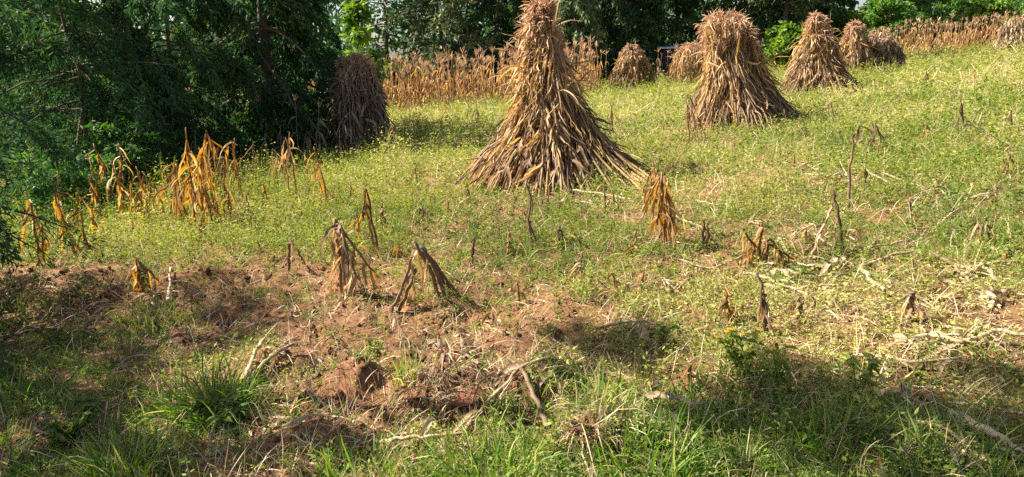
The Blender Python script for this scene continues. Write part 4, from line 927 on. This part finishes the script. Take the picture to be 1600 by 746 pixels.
def grass():
    mb = MB()
    x, y, d = sample(34000, 1.6, 60)
    s = soilness(x, y); px, py = project(x, y, base_h(x, y)); pn = fbm(x * 1.1, y * 1.1, 91, 3)
    w = .40 + .5 * sstep(560, 720, py + 140 * sstep(560, 200, px)) + .55 * np.exp(-((px - 1480) / 180) ** 2 - ((py - 330) / 90) ** 2)
    p = np.clip(w * (1 - .85 * s) * np.clip(2.2 * (pn - .25), .05, 1), 0, 1); k = R(len(x)) < p; x, y, d, px, py = x[k], y[k], d[k], px[k], py[k]
    nb = 9; n = len(x); x, y, d, px, py = [np.repeat(q, nb) for q in (x, y, d, px, py)]; N = n * nb
    sc = np.clip(d / 6, .8, 5) ** .6
    x = x + RN(N) * .025 * sc; y = y + RN(N) * .025 * sc; z = height(x, y) - .005
    h = .15 * sc * U(.4, 1.3, N); a = U(0, 6.283, N)
    Pp = arcs(np.stack([x, y, z], -1), np.stack([np.cos(a) * .5, np.sin(a) * .5, 0 * a + 1], -1), h, 4, U(.1, .9, N), .1)
    sd = nrm(np.cross(np.gradient(Pp, axis=1), RN(N, 1, 3))); W = (.0055 * sc * U(.6, 1.4, N))[:, None] * np.array([.9, 1, .75, .08])
    v, f, per = ribbons(Pp, sd, W); t = np.clip(.42 + np.repeat(RN(n) * .16, nb) + RN(N) * .15 + .12 * sstep(4, 10, d), 0, 1); mb.add(v, f, np.repeat(t, per))
    o = mb.build('grass', M_grass); tag(o, 'loose green grass blades over the field and foreground', 'grass', kind='stuff')
    # dry thin stems
    mb = MB(); x, y, d = sample(42000, 1.9, 60); n = len(x); z = height(x, y); sc = np.clip(d / 6, .8, 6) ** .7; a = U(0, 6.283, n); sp = np.exp(RN(n) * .9 - .3)
    Pp = arcs(np.stack([x, y, z], -1), np.stack([np.cos(a) * sp, np.sin(a) * sp, 0 * a + 1], -1), .2 * sc * U(.4, 1.3, n), 4, .5, .1); sd = nrm(np.cross(np.gradient(Pp, axis=1), RN(n, 1, 3)))
    v, f, per = ribbons(Pp, sd, (.0042 * sc * U(.6, 1.5, n))[:, None] * np.array([1, 1, .8, .3])); mb.add(v, f, np.repeat(U(.3, 1, n), per))
    o = mb.build('dry_stems', M_straw); tag(o, 'thin dry weed stems scattered among the green', 'dry stems', kind='stuff')
grass()
def litter():
    x, y, d = sample(52000, 1.7, 45); s = soilness(x, y); pn = fbm(x * 1.6, y * 1.6, 131, 3)
    px, py = project(x, y, base_h(x, y)); zn = 0 * x
    for cx, cy, rx, ry in [(1240, 410, 230, 60), (880, 312, 170, 34), (1470, 425, 170, 60), (1350, 285, 130, 34), (1500, 540, 140, 40), (870, 290, 160, 18)]:
        zn = np.maximum(zn, np.exp(-(((px - cx) / rx) ** 2 + ((py - cy) / ry) ** 2) ** 1.5))
    p = np.clip((.34 + .22 * s + .7 * zn) * np.clip(2.4 * (pn - .25), .08, 1), 0, 1); k = R(len(x)) < p; x, y, d, zn, s = x[k], y[k], d[k], zn[k], s[k]; n = len(x)
    z = height(x, y) + U(.004, .035, n) + .03 * zn * R(n); a = U(0, 6.283, n); sc = np.clip(d / 7, .8, 3) ** .5; L = np.exp(RN(n) * .6 - 2.6 + .5 * zn) * sc
    mb = MB(); leaf_strips(mb, np.stack([x, y, z], -1), np.stack([np.cos(a), np.sin(a), U(-.05, .35, n)], -1), L, np.clip(L * U(.04, .14, n), .003, .024), 6, .7, .14, .2, np.clip(.54 - .2 * s - .02 * zn + RN(n) * .22, 0, 1), floorfun, face=np.array([0, 0, 1.]) + RN(n, 3) * .5)
    o = mb.build('maize_litter', M_straw); tag(o, 'straw-coloured maize leaf litter strewn on the soil', 'litter', kind='stuff')
    # clods
    x, y, d = sample(12000, 1.7, 16); s = soilness(x, y); p = np.clip(.06 + 1.0 * s, 0, 1); k = R(len(x)) < p; x, y, d = x[k], y[k], d[k]; n = len(x)
    z = height(x, y); nu, nv = 7, 5; A, E = np.meshgrid(np.linspace(0, 6.283, nu, endpoint=False), np.linspace(-1.2, 1.57, nv)); D = np.stack([np.cos(A) * np.cos(E), np.sin(A) * np.cos(E), np.sin(E)], -1).reshape(-1, 3)
    r = np.exp(np.clip(RN(n), -2, 1.7) * .6 - 4.5) * np.clip(d / 6, .8, 2) ** .5; P = D[None] * (r[:, None] * U(.65, 1.3, n, nu * nv))[..., None] * U(.6, 1.3, n, 1, 3) + np.stack([x, y, z + r * .2], -1)[:, None]
    idx = np.arange(nu * nv).reshape(nv, nu); nx = np.roll(idx, -1, 1); f0 = np.stack([idx[:-1], nx[:-1], nx[1:], idx[1:]], -1).reshape(-1, 4)
    mb = MB(); mb.add(P.reshape(-1, 3), (np.arange(n)[:, None, None] * nu * nv + f0[None]).reshape(-1, 4), .5)
    o = mb.build('soil_clods', M_clod); tag(o, 'crumbled red-brown soil clods on the bare ground', 'soil clods', kind='stuff')
litter()
